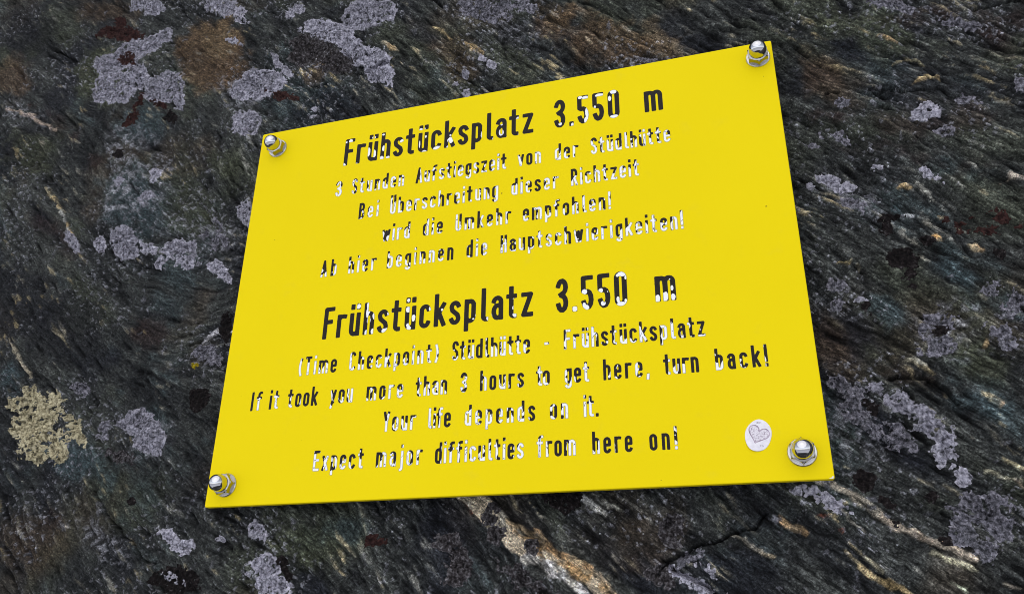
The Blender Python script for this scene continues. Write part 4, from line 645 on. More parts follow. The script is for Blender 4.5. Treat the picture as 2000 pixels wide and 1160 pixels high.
cl = fbm(GX * 16, GZ * 16, 81, 3)
cl = cl + 0.30 * prox - 0.16 * sstep(0.0, 0.15, GX)
k = sstep(0.32, 0.44, sp + 0.28 * (cl - 0.12)) * sstep(-0.10, 0.30, cl)
T = lerp3(T, (0.20, 0.20, 0.225), 0.65 * k); Hd = Hd + 0.0005 * k
k = sstep(0.36, 0.50, fbm(GX * 110 + 9, GZ * 110, 82, 4)) * sstep(0.0, 0.25, fbm(GX * 9, GZ * 9, 83, 3) + 0.3 * prox)
T = lerp3(T, (0.135, 0.135, 0.155), 0.7 * k); Hd = Hd + 0.0005 * k
T = lerp3(T, (0.006, 0.006, 0.0065), 0.75 * np.clip(0.8 * crev * (0.25 + 0.75 * patchy) + crack, 0, 1))  # shade inside crevices and cracks, darkened in the tint itself

# crystal-sized speckle of the minerals
calm = sstep(-0.30, -0.12, GX) * 0.55 + 0.45                       # the foliation is finer and crisper towards the right
SPK = np.exp(np.clip((0.34 * L1 + 0.28 * L2 + 0.10 * L3 + 0.24 * GR + 0.20 * WN()) * calm, -1.4, 1.3))
SPK = SPK / SPK.mean() * 1.42
T = T * SPK[..., None].astype(np.float32)

# stretched coordinates that follow the foliation, for the shader's own fine grain
A = TH - 0.0
ang0 = -0.62
U = GX * math.cos(ang0) + GZ * math.sin(ang0); V = -GX * math.sin(ang0) + GZ * math.cos(ang0)
FOL = np.stack([U * 230 + 0.5 * L3, V * 760 + 0.8 * L3, L2 * 0.35], -1)

def low(x, z):
    """large relief: distance of the rock behind the sign's front, metres"""
    y = 0.0185 + 0.010 * fbm(x * 4.3 + 1.7, z * 4.3 + 0.4, 90, 2) + 0.0045 * fbm(x * 13, z * 13, 91, 2)
    far = np.maximum(0, np.hypot(np.maximum(np.abs(x) - 0.6, 0), np.maximum(np.abs(z) - 0.45, 0)))
    y = y + 0.35 * np.minimum(far, 1.5) * fbm(x * 1.1, z * 1.1, 92, 4)
    return y

def tri(i, n):                                                      # mirror index, for the margins
    i = np.mod(i, 2 * n - 2); return np.where(i >= n, 2 * n - 2 - i, i)
ixm = tri(np.round((xs - xd[0]) / STEP).astype(np.int64), NXD); izm = tri(np.round((zs - zd[0]) / STEP).astype(np.int64), NZD)
SX, SZ = np.meshgrid(xs, zs)
sel = np.ix_(izm, ixm)
fade = np.ones_like(SX)
LOW = low(SX, SZ)
insign = sstep(0.02, -0.01, np.maximum(np.abs(SX) - 0.2, np.abs(SZ) - 0.15))
RY = LOW - Hd[sel]
RY = np.where(insign > 0, np.maximum(RY, 0.0065 * insign + RY.min() * (1 - insign)), RY)
Vv = np.stack([SX, RY, SZ], -1).reshape(-1, 3)
Tc = np.concatenate([T[sel], np.ones(SX.shape + (1,), np.float32)], -1).reshape(-1, 4)
me = np_mesh('rock_face', Vv, grid_faces(len(zs), len(xs)), True, {'tint': Tc, 'foliation': FOL[sel].reshape(-1, 3)})
rock = link('rock_face', me, M_ROCK, loc=(0, 0, ZO))
tag(rock, 'dark grey green schist rock face with slanting layers, pale veins and lichen behind the yellow sign', 'rock face', kind='structure')

def rock_y(x, z):
    fx = np.clip((x - xd[0]) / STEP, 0, NXD - 1.001); fz = np.clip((z - zd[0]) / STEP, 0, NZD - 1.001)
    ix = fx.astype(int); iz = fz.astype(int); fx = fx - ix; fz = fz - iz
    R = RY[oz:oz + NZD, ox:ox + NXD]
    return (R[iz, ix] * (1 - fx) + R[iz, ix + 1] * fx) * (1 - fz) + (R[iz + 1, ix] * (1 - fx) + R[iz + 1, ix + 1] * fx) * fz

# ------------------------------------------------------------------ ground below, reaching the mountains (seen mirrored in the nuts)
rr = np.concatenate([[0.0], np.geomspace(0.3, 6000, 90)]); aa = np.linspace(0, 2 * np.pi, 181)
RR, AA = np.meshgrid(rr, aa); gx = RR * np.cos(AA); gy = RR * np.sin(AA)
edge = RR - 2.1 - 0.5 * fbm(gx * 0.9, gy * 0.9, 103, 3)              # the dark ledge ends, the snowfield falls away
snow = sstep(-0.15, 0.25, edge) * sstep(-0.55, 0.15, 0.35 - np.abs(fbm(gx / 700, gy / 700, 104, 4)) * np.clip(RR / 2500, 0, 1.6))
gz = 0.05 * fbm(gx * 1.2, gy * 1.2, 100, 4) * np.minimum(RR, 1) - 0.45 * np.clip(RR - 1.6, 0, 1500)
gz = gz + np.clip(RR - 1500, 0, None) * 0.13 * (0.75 + 0.9 * fbm(gx / 1100, gy / 1100, 101, 5))
gme = np_mesh('ground', np.stack([gx, gy, gz], -1).reshape(-1, 3), grid_faces(181, 91)[:, ::-1], True, {'snow': snow.ravel()})
ground = link('ground', gme, M_GROUND)
tag(ground, 'dark ledge below the rock face, dropping to a snowfield and mountains', 'ground', kind='structure')

# ------------------------------------------------------------------ lichens growing on the rock: thin crusts, each a thing
def lichen(i, kind, shapes, label, rag, hole, thick):
    g = 0.00048
    B = np.array([(e[0] - math.hypot(e[2], e[4]), e[0] + math.hypot(e[2], e[4]), e[1] - math.hypot(e[3], e[5]), e[1] + math.hypot(e[3], e[5])) for e in shapes])
    x0, x1, z0, z1 = B[:, 0].min() - 0.004, B[:, 1].max() + 0.004, B[:, 2].min() - 0.004, B[:, 3].max() + 0.004
    X, Z = np.meshgrid(np.arange(x0, x1, g), np.arange(z0, z1, g))
    s = 200 + i * 13
    Xw = X + 0.0016 * rag * fbm(X * 210, Z * 210, s, 3); Zw = Z + 0.0016 * rag * fbm(X * 210, Z * 210, s + 5, 3)
    m = np.full(X.shape, -1.0)
    for e in shapes: m = np.maximum(m, blob(Xw, Zw, e))
    m = m + rag * (0.0042 * fbm(X * 95, Z * 95, s + 1, 3) + 0.0026 * fbm(X * 360, Z * 360, s + 2, 3))
    body = m
    hole = min(0.75, hole + 0.10)
    if hole > 0:                                                    # gaps where the crust has broken away
        n = fbm(X * 170, Z * 170, s + 3, 4) + 0.25 * fbm(X * 620, Z * 620, s + 6, 2)
        n = n - 0.55 * sstep(0.003, 0.0, m) + 0.25 * fbm(X * 45, Z * 45, s + 7, 2)
        m = np.minimum(m, (0.72 - 0.62 * hole - n) * 0.006)
    keepv = m > 0
    F = grid_faces(*X.shape); f = F[keepv.ravel()[F].sum(1) >= 3]
    if len(f) < 4: return
    used = np.unique(f); idx = np.full(X.size, -1, np.int32); idx[used] = np.arange(len(used))
    mm = m.ravel()[used]; xx = X.ravel()[used]; zz = Z.ravel()[used]
    grain = fbm(xx * 420, zz * 420, s + 4, 3)
    lift = 0.7 * thick * sstep(-0.0002, 0.0013, mm) * (0.7 + 0.9 * grain) - 0.0003 * (mm < 0.0003)
    yy = rock_y(xx, zz) - lift - 0.00012
    rim = sstep(0.0045, 0.0004, body.ravel()[used])
    cx, cz = xx.mean(), zz.mean(); cy = float(rock_y(np.array([cx]), np.array([cz]))[0])
    me = np_mesh('lichen_patch', np.stack([xx - cx, yy - cy, zz - cz], 1), idx[f], True, {'rim': rim})
    o = link('lichen_patch', me, MATS[kind], loc=(cx, cy, cz + ZO))
    tag(o, label, 'lichen', {'grey': 'grey lichen crusts on the rock', 'dim': 'grey lichen crusts on the rock', 'dark': 'dark lichen crusts on the rock', 'grain': 'dark lichen crusts on the rock', 'red': 'dark lichen crusts on the rock'}.get(kind))
for i, L in enumerate(LICHENS): lichen(i, *L)

# ------------------------------------------------------------------ the sign
PW, PH, PT = 0.4, 0.3, 0.004
sign = link('notice_sign', None, loc=(0, 0, ZO))
tag(sign, 'yellow engraved notice in German and English with flaking black letters, bolted to dark rock', 'sign')
def panel():
    bm = bmesh.new()
    r = 0.0012; c = []
    for sx, sz, a0 in ((1, 1, 0), (-1, 1, 90), (-1, -1, 180), (1, -1, 270)):
        for k in range(6):
            a = math.radians(a0 + k * 18)
            c.append((sx * (PW / 2 - r) + r * math.cos(a), sz * (PH / 2 - r) + r * math.sin(a)))
    rings = []
    for ins, y in ((0.0008, 0.0), (0.00035, 0.00008), (0.0001, 0.0003), (0.0, 0.0007), (0.0, PT - 0.0003), (0.0003, PT)):
        rings.append([bm.verts.new((x * (1 - ins / (PW / 2)), y, z * (1 - ins / (PH / 2)))) for x, z in c])
    n = len(c)
    bm.faces.new(rings[0]); bm.faces.new(rings[-1][::-1])
    for a, b in zip(rings[:-1], rings[1:]):
        for k in range(n): bm.faces.new((a[k], b[k], b[(k + 1) % n], a[(k + 1) % n]))
    bmesh.ops.recalc_face_normals(bm, faces=bm.faces)
    return bm
pan = bm_obj('panel', panel(), M_YEL, sign)

# --- engraved lettering: every glyph is a set of centre-lines, cut with a round tool
HS = 0.068
def arc(cx, cy, rx, ry, a0, a1, n=9):
    return [(cx + rx * math.cos(math.radians(a0 + (a1 - a0) * k / n)), cy + ry * math.sin(math.radians(a0 + (a1 - a0) * k / n))) for k in range(n + 1)]
def glyph(ch):
    l, b, t, x = HS, HS, 1 - HS, 0.725 - HS
    wc = 0.205; R = l + wc; r = wc / 2; rt = wc / 2 * 1.15; mid = l + r; D = -0.235 + HS
    W = R + HS
    low_stem = [(l, b), (l, x)]
    hump = lambda x0, x1, y0: arc((x0 + x1) / 2, x - rt, (x1 - x0) / 2, rt, 180, 0) + [(x1, y0)]
    bowl = [(R, x - rt)] + arc(mid, x - rt, r, rt, 0, 180) + arc(mid, b + rt, r, rt, 180, 360) + [(R, x - rt)]
    top_bowl = arc(mid, t - rt, r, rt, 180, 0)
    G = {
     'a': ([arc(mid, x - rt, r, rt, 165, 0) + [(R, b)], [(R, 0.43), (mid, 0.43)] + arc(mid, (0.43 + b) / 2, r, (0.43 - b) / 2, 90, 270) + [(R, b + 0.02)]], W),
     'b': ([[(l, b), (l, t)], bowl], W), 'd': ([[(R, b), (R, t)], bowl], W), 'o': ([bowl], W),
     'p': ([[(l, D), (l, x)], bowl], W), 'q': ([[(R, D), (R, x)], bowl], W),
     'g': ([bowl, [(R, x), (R, D + rt)] + arc(mid, D + rt, r, rt, 0, -150)], W),
     'c': ([arc(mid, x - rt, r, rt, 15, 180) + arc(mid, b + rt, r, rt, 180, 345)], W),
     'e': ([[(l, 0.37), (R, 0.37)] + arc(mid, x - rt, r, rt, 0, 180) + arc(mid, b + rt, r, rt, 180, 335)], W),
     'f': ([[(l + 0.045, b), (l + 0.045, t - 0.1)] + arc(l + 0.145, t - 0.1, 0.1, 0.1, 180, 80), [(l - 0.025, x), (l + 0.14, x)]], 0.30),
     'h': ([[(l, b), (l, t)], hump(l, R, b)], W), 'n': ([low_stem, hump(l, R, b)], W),
     'i': ([[(l, b), (l, x)], [(l, t - 0.02), (l, t + 0.02)]], 2 * HS),
     'j': ([[(l + 0.07, x), (l + 0.07, D + 0.08)] + arc(l - 0.01, D + 0.08, 0.08, 0.08, 0, -80), [(l + 0.07, t - 0.02), (l + 0.07, t + 0.02)]], 2 * HS + 0.07),
     'k': ([[(l, b), (l, t)], [(R + 0.01, x), (l + 0.02, 0.30)], [(l + 0.085, 0.40), (R + 0.015, b)]], W + 0.01),
     'l': ([[(l, t), (l, b + 0.08)] + arc(l + 0.08, b + 0.08, 0.08, 0.08, 180, 270)], 2 * HS + 0.075),
     'm': ([low_stem, hump(l, l + 0.2, b), hump(l + 0.2, l + 0.4, b)], 2 * HS + 0.4),
     'r': ([low_stem, arc(l + 0.13, x - 0.10, 0.13, 0.10, 180, 70)], W - 0.04),
     's': ([arc(mid, x - 0.125, r, 0.125, 20, 180) + [(mid - r * 0.75, (x + b) / 2 + 0.07), (mid + r * 0.75, (x + b) / 2 - 0.07)] + arc(mid, b + 0.125, r, 0.125, 0, -160)], W),
     't': ([[(l + 0.055, t - 0.04), (l + 0.055, b + 0.08)] + arc(l + 0.135, b + 0.08, 0.08, 0.08, 180, 275), [(l - 0.025, x), (l + 0.15, x)]], 0.30),
     'u': ([[(l, x), (l, b + rt)] + arc(mid, b + rt, r, rt, 180, 360), [(R, b), (R, x)]], W),
     'v': ([[(l - 0.005, x), (mid, b), (R + 0.005, x)]], W),
     'w': ([[(l, x), (l + 0.09, b), (l + 0.17, x - 0.04), (l + 0.25, b), (l + 0.34, x)]], 2 * HS + 0.34),
     'x': ([[(l, x), (R, b)], [(R, x), (l, b)]], W),
     'y': ([[(l, x), (mid + 0.012, b + 0.03)], [(R, x), (l + 0.01, D)]], W),
     'z': ([[(l, x), (R, x), (l, b), (R, b)]], W),
     'A': ([[(l, b), (mid + 0.025, t), (R + 0.05, b)], [(l + 0.05, 0.29), (R, 0.29)]], W + 0.05),
     'B': ([[(l, b), (l, t)], [(l, t), (mid, t)] + arc(mid, (t + 0.53) / 2, r, (t - 0.53) / 2, 90, -90) + [(l, 0.53)], [(mid, 0.53)] + arc(mid + 0.005, (b + 0.53) / 2, r, (0.53 - b) / 2, 90, -90) + [(l, b)]], W + 0.005),
     'C': ([arc(mid, t - rt, r, rt, 10, 180) + arc(mid, b + rt, r, rt, 180, 350)], W),
     'E': ([[(R, t), (l, t), (l, b), (R, b)], [(l, 0.53), (R - 0.03, 0.53)]], W - 0.005),
     'F': ([[(R, t), (l, t), (l, b)], [(l, 0.53), (R - 0.04, 0.53)]], W - 0.005),
     'H': ([[(l, b), (l, t)], [(R, b), (R, t)], [(l, 0.53), (R, 0.53)]], W), 'I': ([[(l, b), (l, t)]], 2 * HS),
     'L': ([[(l, t), (l, b), (R, b)]], W),
     'R': ([[(l, b), (l, t)], [(l, t), (mid, t)] + arc(mid, (t + 0.48) / 2, r, (t - 0.48) / 2, 90, -90) + [(l, 0.48)], [(mid, 0.48), (R + 0.02, b)]], W + 0.02),
     'S': ([arc(mid, t - 0.17, r, 0.17, 15, 180) + [(mid - r * 0.8, 0.60), (mid + r * 0.8, 0.42)] + arc(mid, b + 0.17, r, 0.17, 0, -160)], W),
     'T': ([[(l, t), (R + 0.02, t)], [(mid + 0.01, t), (mid + 0.01, b)]], W + 0.02),
     'U': ([[(l, t), (l, b + rt)] + arc(mid, b + rt, r, rt, 180, 360) + [(R, t)]], W),
     'Y': ([[(l, t), (mid, 0.45), (R, t)], [(mid, 0.45), (mid, b)]], W),
     '0': ([top_bowl[::-1] + arc(mid, b + rt, r, rt, 180, 360) + [(R, t - rt)]], W),
     '1': ([[(l, 0.72), (l + 0.12, t), (l + 0.12, b)]], 2 * HS + 0.12),
     '2': ([arc(mid, t - 0.15, r, 0.15, 170, -20) + [(l, b), (R, b)]], W),
     '3': ([arc(mid, t - 0.19, r, 0.19, 165, -90) + [(mid - 0.03, 0.53)], arc(mid, b + 0.21, r, 0.21, 90, -165)], W),
     '5': ([[(R - 0.005, t), (l, t), (l, 0.55)] + arc(mid, b + 0.235, r, 0.235, 118, -160)], W),
     '6': ([arc(mid, t - rt, r, rt, 10, 180) + arc(mid, b + 0.17, r, 0.17, 180, 540)], W),
     '.': ([[(l, b - 0.012), (l, b + 0.012)]], 2 * HS), ',': ([[(l + 0.015, b + 0.02), (l - 0.005, -0.075)]], 2 * HS),
     '!': ([[(l, t), (l, 0.26)], [(l, b - 0.012), (l, b + 0.012)]], 2 * HS),
     '-': ([[(l, 0.40), (l + 0.12, 0.40)]], 2 * HS + 0.12),
     '(': ([arc(l + 0.28, 0.46, 0.28, 0.62, 138, 222)], 0.225), ')': ([arc(l - 0.21, 0.46, 0.28, 0.62, 42, -42)], 0.225),
    }
    if ch in 'üÜ':
        st, W2 = glyph('u' if ch == 'ü' else 'U'); y = t - 0.02 if ch == 'ü' else t + 0.16
        return st + [[(l + 0.012, y - 0.02), (l + 0.012, y + 0.02)], [(R - 0.012, y - 0.02), (R - 0.012, y + 0.02)]], W2
    if ch == 'l': return [[(p + 0.05, q) for p, q in st] for st in G[ch][0]], G[ch][1] + 0.035
    return G[ch]

def glyph_sdf(X, Y, strokes, hs):
    d = np.full(X.shape, 9.0)
    for st in strokes:
        for (ax, ay), (bx, by) in zip(st[:-1], st[1:]):
            ex, ey = bx - ax, by - ay; q = ex * ex + ey * ey + 1e-12
            tt = np.clip(((X - ax) * ex + (Y - ay) * ey) / q, 0, 1)
            d = np.minimum(d, np.hypot(X - ax - tt * ex, Y - ay - tt * ey) - hs)
        for (p, q) in ((st[0], st[1]), (st[-1], st[-2])):           # squarish ends
            ex, ey = p[0] - q[0], p[1] - q[1]; L = math.hypot(ex, ey); ex, ey = ex / L, ey / L
            u = (X - p[0]) * ex + (Y - p[1]) * ey; v = -(X - p[0]) * ey + (Y - p[1]) * ex
            rd = 0.42 * hs
            qx = np.abs(u) - (hs - rd); qy = np.abs(v) - (hs - rd)
            d = np.minimum(d, np.hypot(np.maximum(qx, 0), np.maximum(qy, 0)) + np.minimum(np.maximum(qx, qy), 0) - rd)
    return d

def contour_mesh(fn, x0, x1, y0, y1, g):
    """quads of a grid inside fn<0, their outer corners pulled onto the outline"""
    X, Y = np.meshgrid(np.arange(x0, x1 + g, g), np.arange(y0, y1 + g, g))
    d = fn(X, Y)
    F = grid_faces(*X.shape); f = F[(d.ravel()[F] < 0).any(1)]
    used = np.unique(f); idx = np.full(X.size, -1, np.int32); idx[used] = np.arange(len(used))
    x, y, dd = X.ravel()[used], Y.ravel()[used], d.ravel()[used]
    o = dd > 0; e = g * 0.05
    for _ in range(3):
        gx = (fn(x[o] + e, y[o]) - fn(x[o] - e, y[o])) / (2 * e); gy = (fn(x[o], y[o] + e) - fn(x[o], y[o] - e)) / (2 * e)
        c = fn(x[o], y[o]); n2 = gx * gx + gy * gy + 1e-6
        x[o] -= c * gx / n2; y[o] -= c * gy / n2
    return x, y, np.where(o, 0, -dd), idx[f]

LINES = [
    (0.0243, [('Frühstücksplatz', '000000000000000', -0.12234, 0.03039, 0.10589, 0.10727), ('3.550', '00000', 0.04596, 0.09354, 0.10741, 0.10784), ('m', '0', 0.111, 0.1238, 0.10799, 0.10811)], 'upper large heading reading Frühstücksplatz 3.550 m'),
    (0.0137, [('3', '7', -0.1267, -0.12098, 0.07889, 0.07894), ('Stunden', '5774467', -0.11278, -0.0695, 0.07901, 0.07939), ('Aufstiegszeit', '3646446353593', -0.0602, 0.01051, 0.07947, 0.08008), ('von', '508', 0.0187, 0.03611, 0.08016, 0.08031), ('der', '636', 0.04605, 0.06318, 0.08039, 0.08054), ('Stüdlhütte', '6664845557', 0.07191, 0.1272, 0.08062, 0.0811)], 'upper line reading 3 Stunden Aufstiegszeit von der Stüdlhütte'),
    (0.0137, [('Bei', '178', -0.10477, -0.08846, 0.05636, 0.05649), ('Überschreitung', '64776544581765', -0.07935, 0.00456, 0.05656, 0.05723), ('dieser', '675077', 0.01421, 0.04852, 0.05731, 0.05758), ('Richtzeit', '476655857', 0.05736, 0.10487, 0.05765, 0.05803)], 'upper line reading Bei Überschreitung dieser Richtzeit'),
    (0.0137, [('wird', '3786', -0.08396, -0.06194, 0.03439, 0.03454), ('die', '552', -0.05197, -0.03662, 0.0346, 0.0347), ('Umkehr', '653355', -0.02707, 0.01425, 0.03477, 0.03504), ('empfohlen!', '3545257638', 0.02272, 0.08456, 0.03509, 0.0355)], 'upper line reading wird die Umkehr empfohlen!'),
    (0.0137, [('Ab', '33', -0.13137, -0.11848, 0.01206, 0.01214), ('hier', '4836', -0.10895, -0.08674, 0.01219, 0.01233), ('beginnen', '67465840', -0.07837, -0.02759, 0.01238, 0.01269), ('die', '186', -0.01792, -0.00258, 0.01275, 0.01284), ('Hauptschwierigkeiten!', '525367633856846658578', 0.00687, 0.13107, 0.0129, 0.01366)], 'upper line reading Ab hier beginnen die Hauptschwierigkeiten!'),
    (0.0243, [('Frühstücksplatz', '000000000000000', -0.12424, 0.03027, -0.03701, -0.03603), ('3.550', '00000', 0.04564, 0.09249, -0.03593, -0.03563), ('m', '0', 0.11005, 0.12303, -0.03552, -0.03543)], 'lower large heading reading Frühstücksplatz 3.550 m'),
    (0.0137, [('(Time', '85850', -0.14009, -0.11042, -0.0624, -0.06225), ('Checkpoint)', '64254537768', -0.10081, -0.03467, -0.06221, -0.06189), ('Stüdlhütte', '2350357453', -0.02551, 0.02819, -0.06184, -0.06158), ('-', '9', 0.03756, 0.04092, -0.06154, -0.06152), ('Frühstücksplatz', '667613325067122', 0.05044, 0.13874, -0.06147, -0.06105)], 'lower line reading (Time Checkpoint) Stüdlhütte - Frühstücksplatz'),
    (0.0137, [('If', '05', -0.17483, -0.16632, -0.08506, -0.08501), ('it', '06', -0.16012, -0.15255, -0.08498, -0.08494), ('took', '3100', -0.14548, -0.12257, -0.08491, -0.08479), ('you', '327', -0.11299, -0.09586, -0.08474, -0.08465), ('more', '3186', -0.08583, -0.05896, -0.0846, -0.08446), ('than', '4564', -0.04998, -0.02792, -0.08442, -0.0843), ('3', '5', -0.01883, -0.01402, -0.08426, -0.08423), ('hours', '40512', -0.00529, 0.02433, -0.08419, -0.08404), ('to', '63', 0.03249, 0.04114, -0.08399, -0.08395), ('get', '517', 0.05069, 0.06666, -0.0839, -0.08382), ('here,', '11048', 0.07519, 0.1035, -0.08377, -0.08363), ('turn', '2340', 0.11253, 0.13316, -0.08358, -0.08348), ('back!', '40202', 0.1428, 0.17293, -0.08343, -0.08327)], 'lower line reading If it took you more than 3 hours to get here, turn back!'),
    (0.0137, [('Your', '5556', -0.07187, -0.04857, -0.10659, -0.1065), ('life', '8350', -0.04069, -0.02442, -0.10647, -0.10641), ('depends', '7574561', -0.01504, 0.03163, -0.10637, -0.10619), ('on', '37', 0.04095, 0.05263, -0.10615, -0.10611), ('it.', '860', 0.06225, 0.07155, -0.10607, -0.10603)], 'lower line reading Your life depends on it.'),
    (0.0137, [('Expect', '765525', -0.1206, -0.08381, -0.12973, -0.12959), ('major', '55866', -0.07501, -0.04276, -0.12956, -0.12944), ('difficulties', '185588564718', -0.03413, 0.02442, -0.12941, -0.1292), ('from', '8506', 0.03274, 0.05692, -0.12917, -0.12908), ('here', '3010', 0.067, 0.09122, -0.12904, -0.12896), ('on!', '005', 0.1011, 0.1175, -0.12892, -0.12886)], 'lower line reading Expect major difficulties from here on!')]
BLOBS = [
    (-0.12237, 0.10653, 0.00213, 0.00202),
    (-0.11782, 0.12806, 0.00176, 0.00166),
    (-0.12156, 0.12741, 0.00079, 0.00083),
    (-0.11091, 0.10598, 0.00096, 0.00081),
    (-0.10285, 0.12746, 0.00116, 0.00103),
    (-0.09786, 0.1274, 0.00154, 0.00123),
    (-0.10138, 0.11467, 0.00134, 0.00404),
    (-0.09642, 0.11242, 0.00133, 0.00352),
    (-0.09664, 0.10543, 0.00066, 0.0007),
    (-0.08994, 0.12857, 0.00115, 0.00082),
    (-0.08893, 0.11589, 0.00113, 0.00252),
    (-0.08982, 0.10682, 0.00169, 0.00249),
    (-0.08476, 0.10634, 0.00168, 0.00199),
    (-0.07333, 0.11914, 0.00205, 0.00221),
    (-0.05855, 0.12692, 0.00148, 0.00141),
    (-0.05537, 0.12718, 0.00055, 0.00101),
    (-0.05896, 0.11378, 0.00055, 0.00346),
    (-0.05415, 0.11987, 0.00073, 0.0012),
    (-0.05495, 0.10608, 0.00227, 0.00176),
    (-0.04401, 0.10707, 0.00377, 0.00244),
    (-0.04136, 0.10873, 0.0009, 0.00078),
    (-0.03401, 0.11295, 0.00232, 0.00274),
    (-0.0342, 0.11733, 0.00072, 0.00079),
    (-0.03505, 0.10668, 0.00196, 0.00213),
    (-0.03, 0.10616, 0.00159, 0.00135),
    (-0.00842, 0.11277, 0.00157, 0.00338),
    (-0.01266, 0.10164, 0.00139, 0.004),
    (-0.00014, 0.11502, 0.00104, 0.00241),
    (0.00077, 0.10716, 0.00172, 0.0021),
    (0.00593, 0.11212, 0.00189, 0.00287),
    (0.0062, 0.11893, 0.00086, 0.00097),
    (0.01087, 0.10649, 0.00153, 0.00133),
    (0.01903, 0.1211, 0.00204, 0.00193),
    (0.01856, 0.11348, 0.00085, 0.00191),
    (0.01935, 0.10781, 0.00084, 0.00057),
    (0.05032, 0.11057, 0.00131, 0.00131),
    (0.05943, 0.10809, 0.00113, 0.00168),
    (0.06541, 0.1304, 0.00164, 0.00134),
    (0.0692, 0.12976, 0.00244, 0.00134),
    (0.07042, 0.1166, 0.00161, 0.00468),
    (0.06954, 0.11007, 0.0016, 0.00325),
    (0.07966, 0.12949, 0.00322, 0.00152),
    (0.07597, 0.12008, 0.0008, 0.00113),
    (0.08959, 0.13077, 0.00239, 0.00237),
    (0.08677, 0.125, 0.00112, 0.00235),
    (0.08943, 0.10896, 0.00298, 0.00165),
    (-0.09757, -0.01468, 0.00173, 0.00186),
    (-0.08938, -0.01577, 0.00171, 0.00504),
    (-0.09028, -0.02011, 0.00103, 0.00418),
    (-0.08884, -0.02615, 0.00136, 0.0029),
    (-0.08464, -0.02295, 0.00153, 0.00291),
    (-0.08964, -0.03552, 0.00169, 0.00246),
    (-0.08473, -0.03495, 0.00185, 0.00245),
    (-0.07316, -0.02276, 0.00184, 0.00182),
    (-0.07297, -0.03005, 0.00083, 0.00115),
    (-0.0755, -0.03519, 0.00316, 0.00179),
    (-0.05942, -0.01443, 0.00116, 0.00133),
    (-0.05911, -0.02142, 0.00182, 0.0023),
    (-0.05491, -0.02804, 0.00131, 0.0026),
    (-0.05855, -0.03303, 0.00147, 0.00146),
    (-0.05805, -0.03523, 0.00163, 0.00145),
    (-0.04215, -0.02276, 0.00178, 0.00203),
    (-0.03401, -0.0244, 0.00088, 0.00089),
    (-0.03349, -0.02803, 0.0004, 0.00048),
    (-0.00858, -0.03136, 0.0014, 0.00221),
    (-0.01127, -0.03352, 0.00078, 0.00063),
    (-0.01295, -0.04137, 0.00171, 0.00218),
    (-0.00085, -0.01556, 0.00039, 0.00121),
    (3e-05, -0.03336, 0.00215, 0.00274),
    (0.01662, -0.02212, 0.00038, 0.00047),
    (0.01709, -0.02864, 0.00121, 0.00156),
    (0.01828, -0.03364, 0.00211, 0.00186),
    (0.05827, -0.03421, 0.0018, 0.0019),
    (0.06476, -0.02297, 0.00174, 0.00193),
    (0.0644, -0.03198, 0.00115, 0.00152),
    (0.06563, -0.03416, 0.002, 0.00189),
    (0.0755, -0.02337, 0.00143, 0.00168),
    (0.07678, -0.03239, 0.00156, 0.00166),
    (0.0799, -0.02459, 0.00036, 0.00046),
    (0.0895, -0.01337, 0.00283, 0.00185),
    (0.08662, -0.01404, 0.001, 0.00108),
    (0.0919, -0.0161, 0.00071, 0.00138),
    (0.08859, -0.03441, 0.00334, 0.00165),
    (0.08655, -0.03081, 0.00112, 0.00211),
    (0.0913, -0.03204, 0.00084, 0.0012),
    (0.11128, -0.03338, 0.0017, 0.00281),
    (0.11632, -0.03231, 0.00169, 0.00333),
    (0.12109, -0.0332, 0.00135, 0.00236),
    (0.12072, -0.02696, 0.00095, 0.00179),
    (0.11961, -0.02083, 0.00041, 0.00045)]       # where the black has flaked off the two headings: x, z, rx, rz in metres
seed = 0
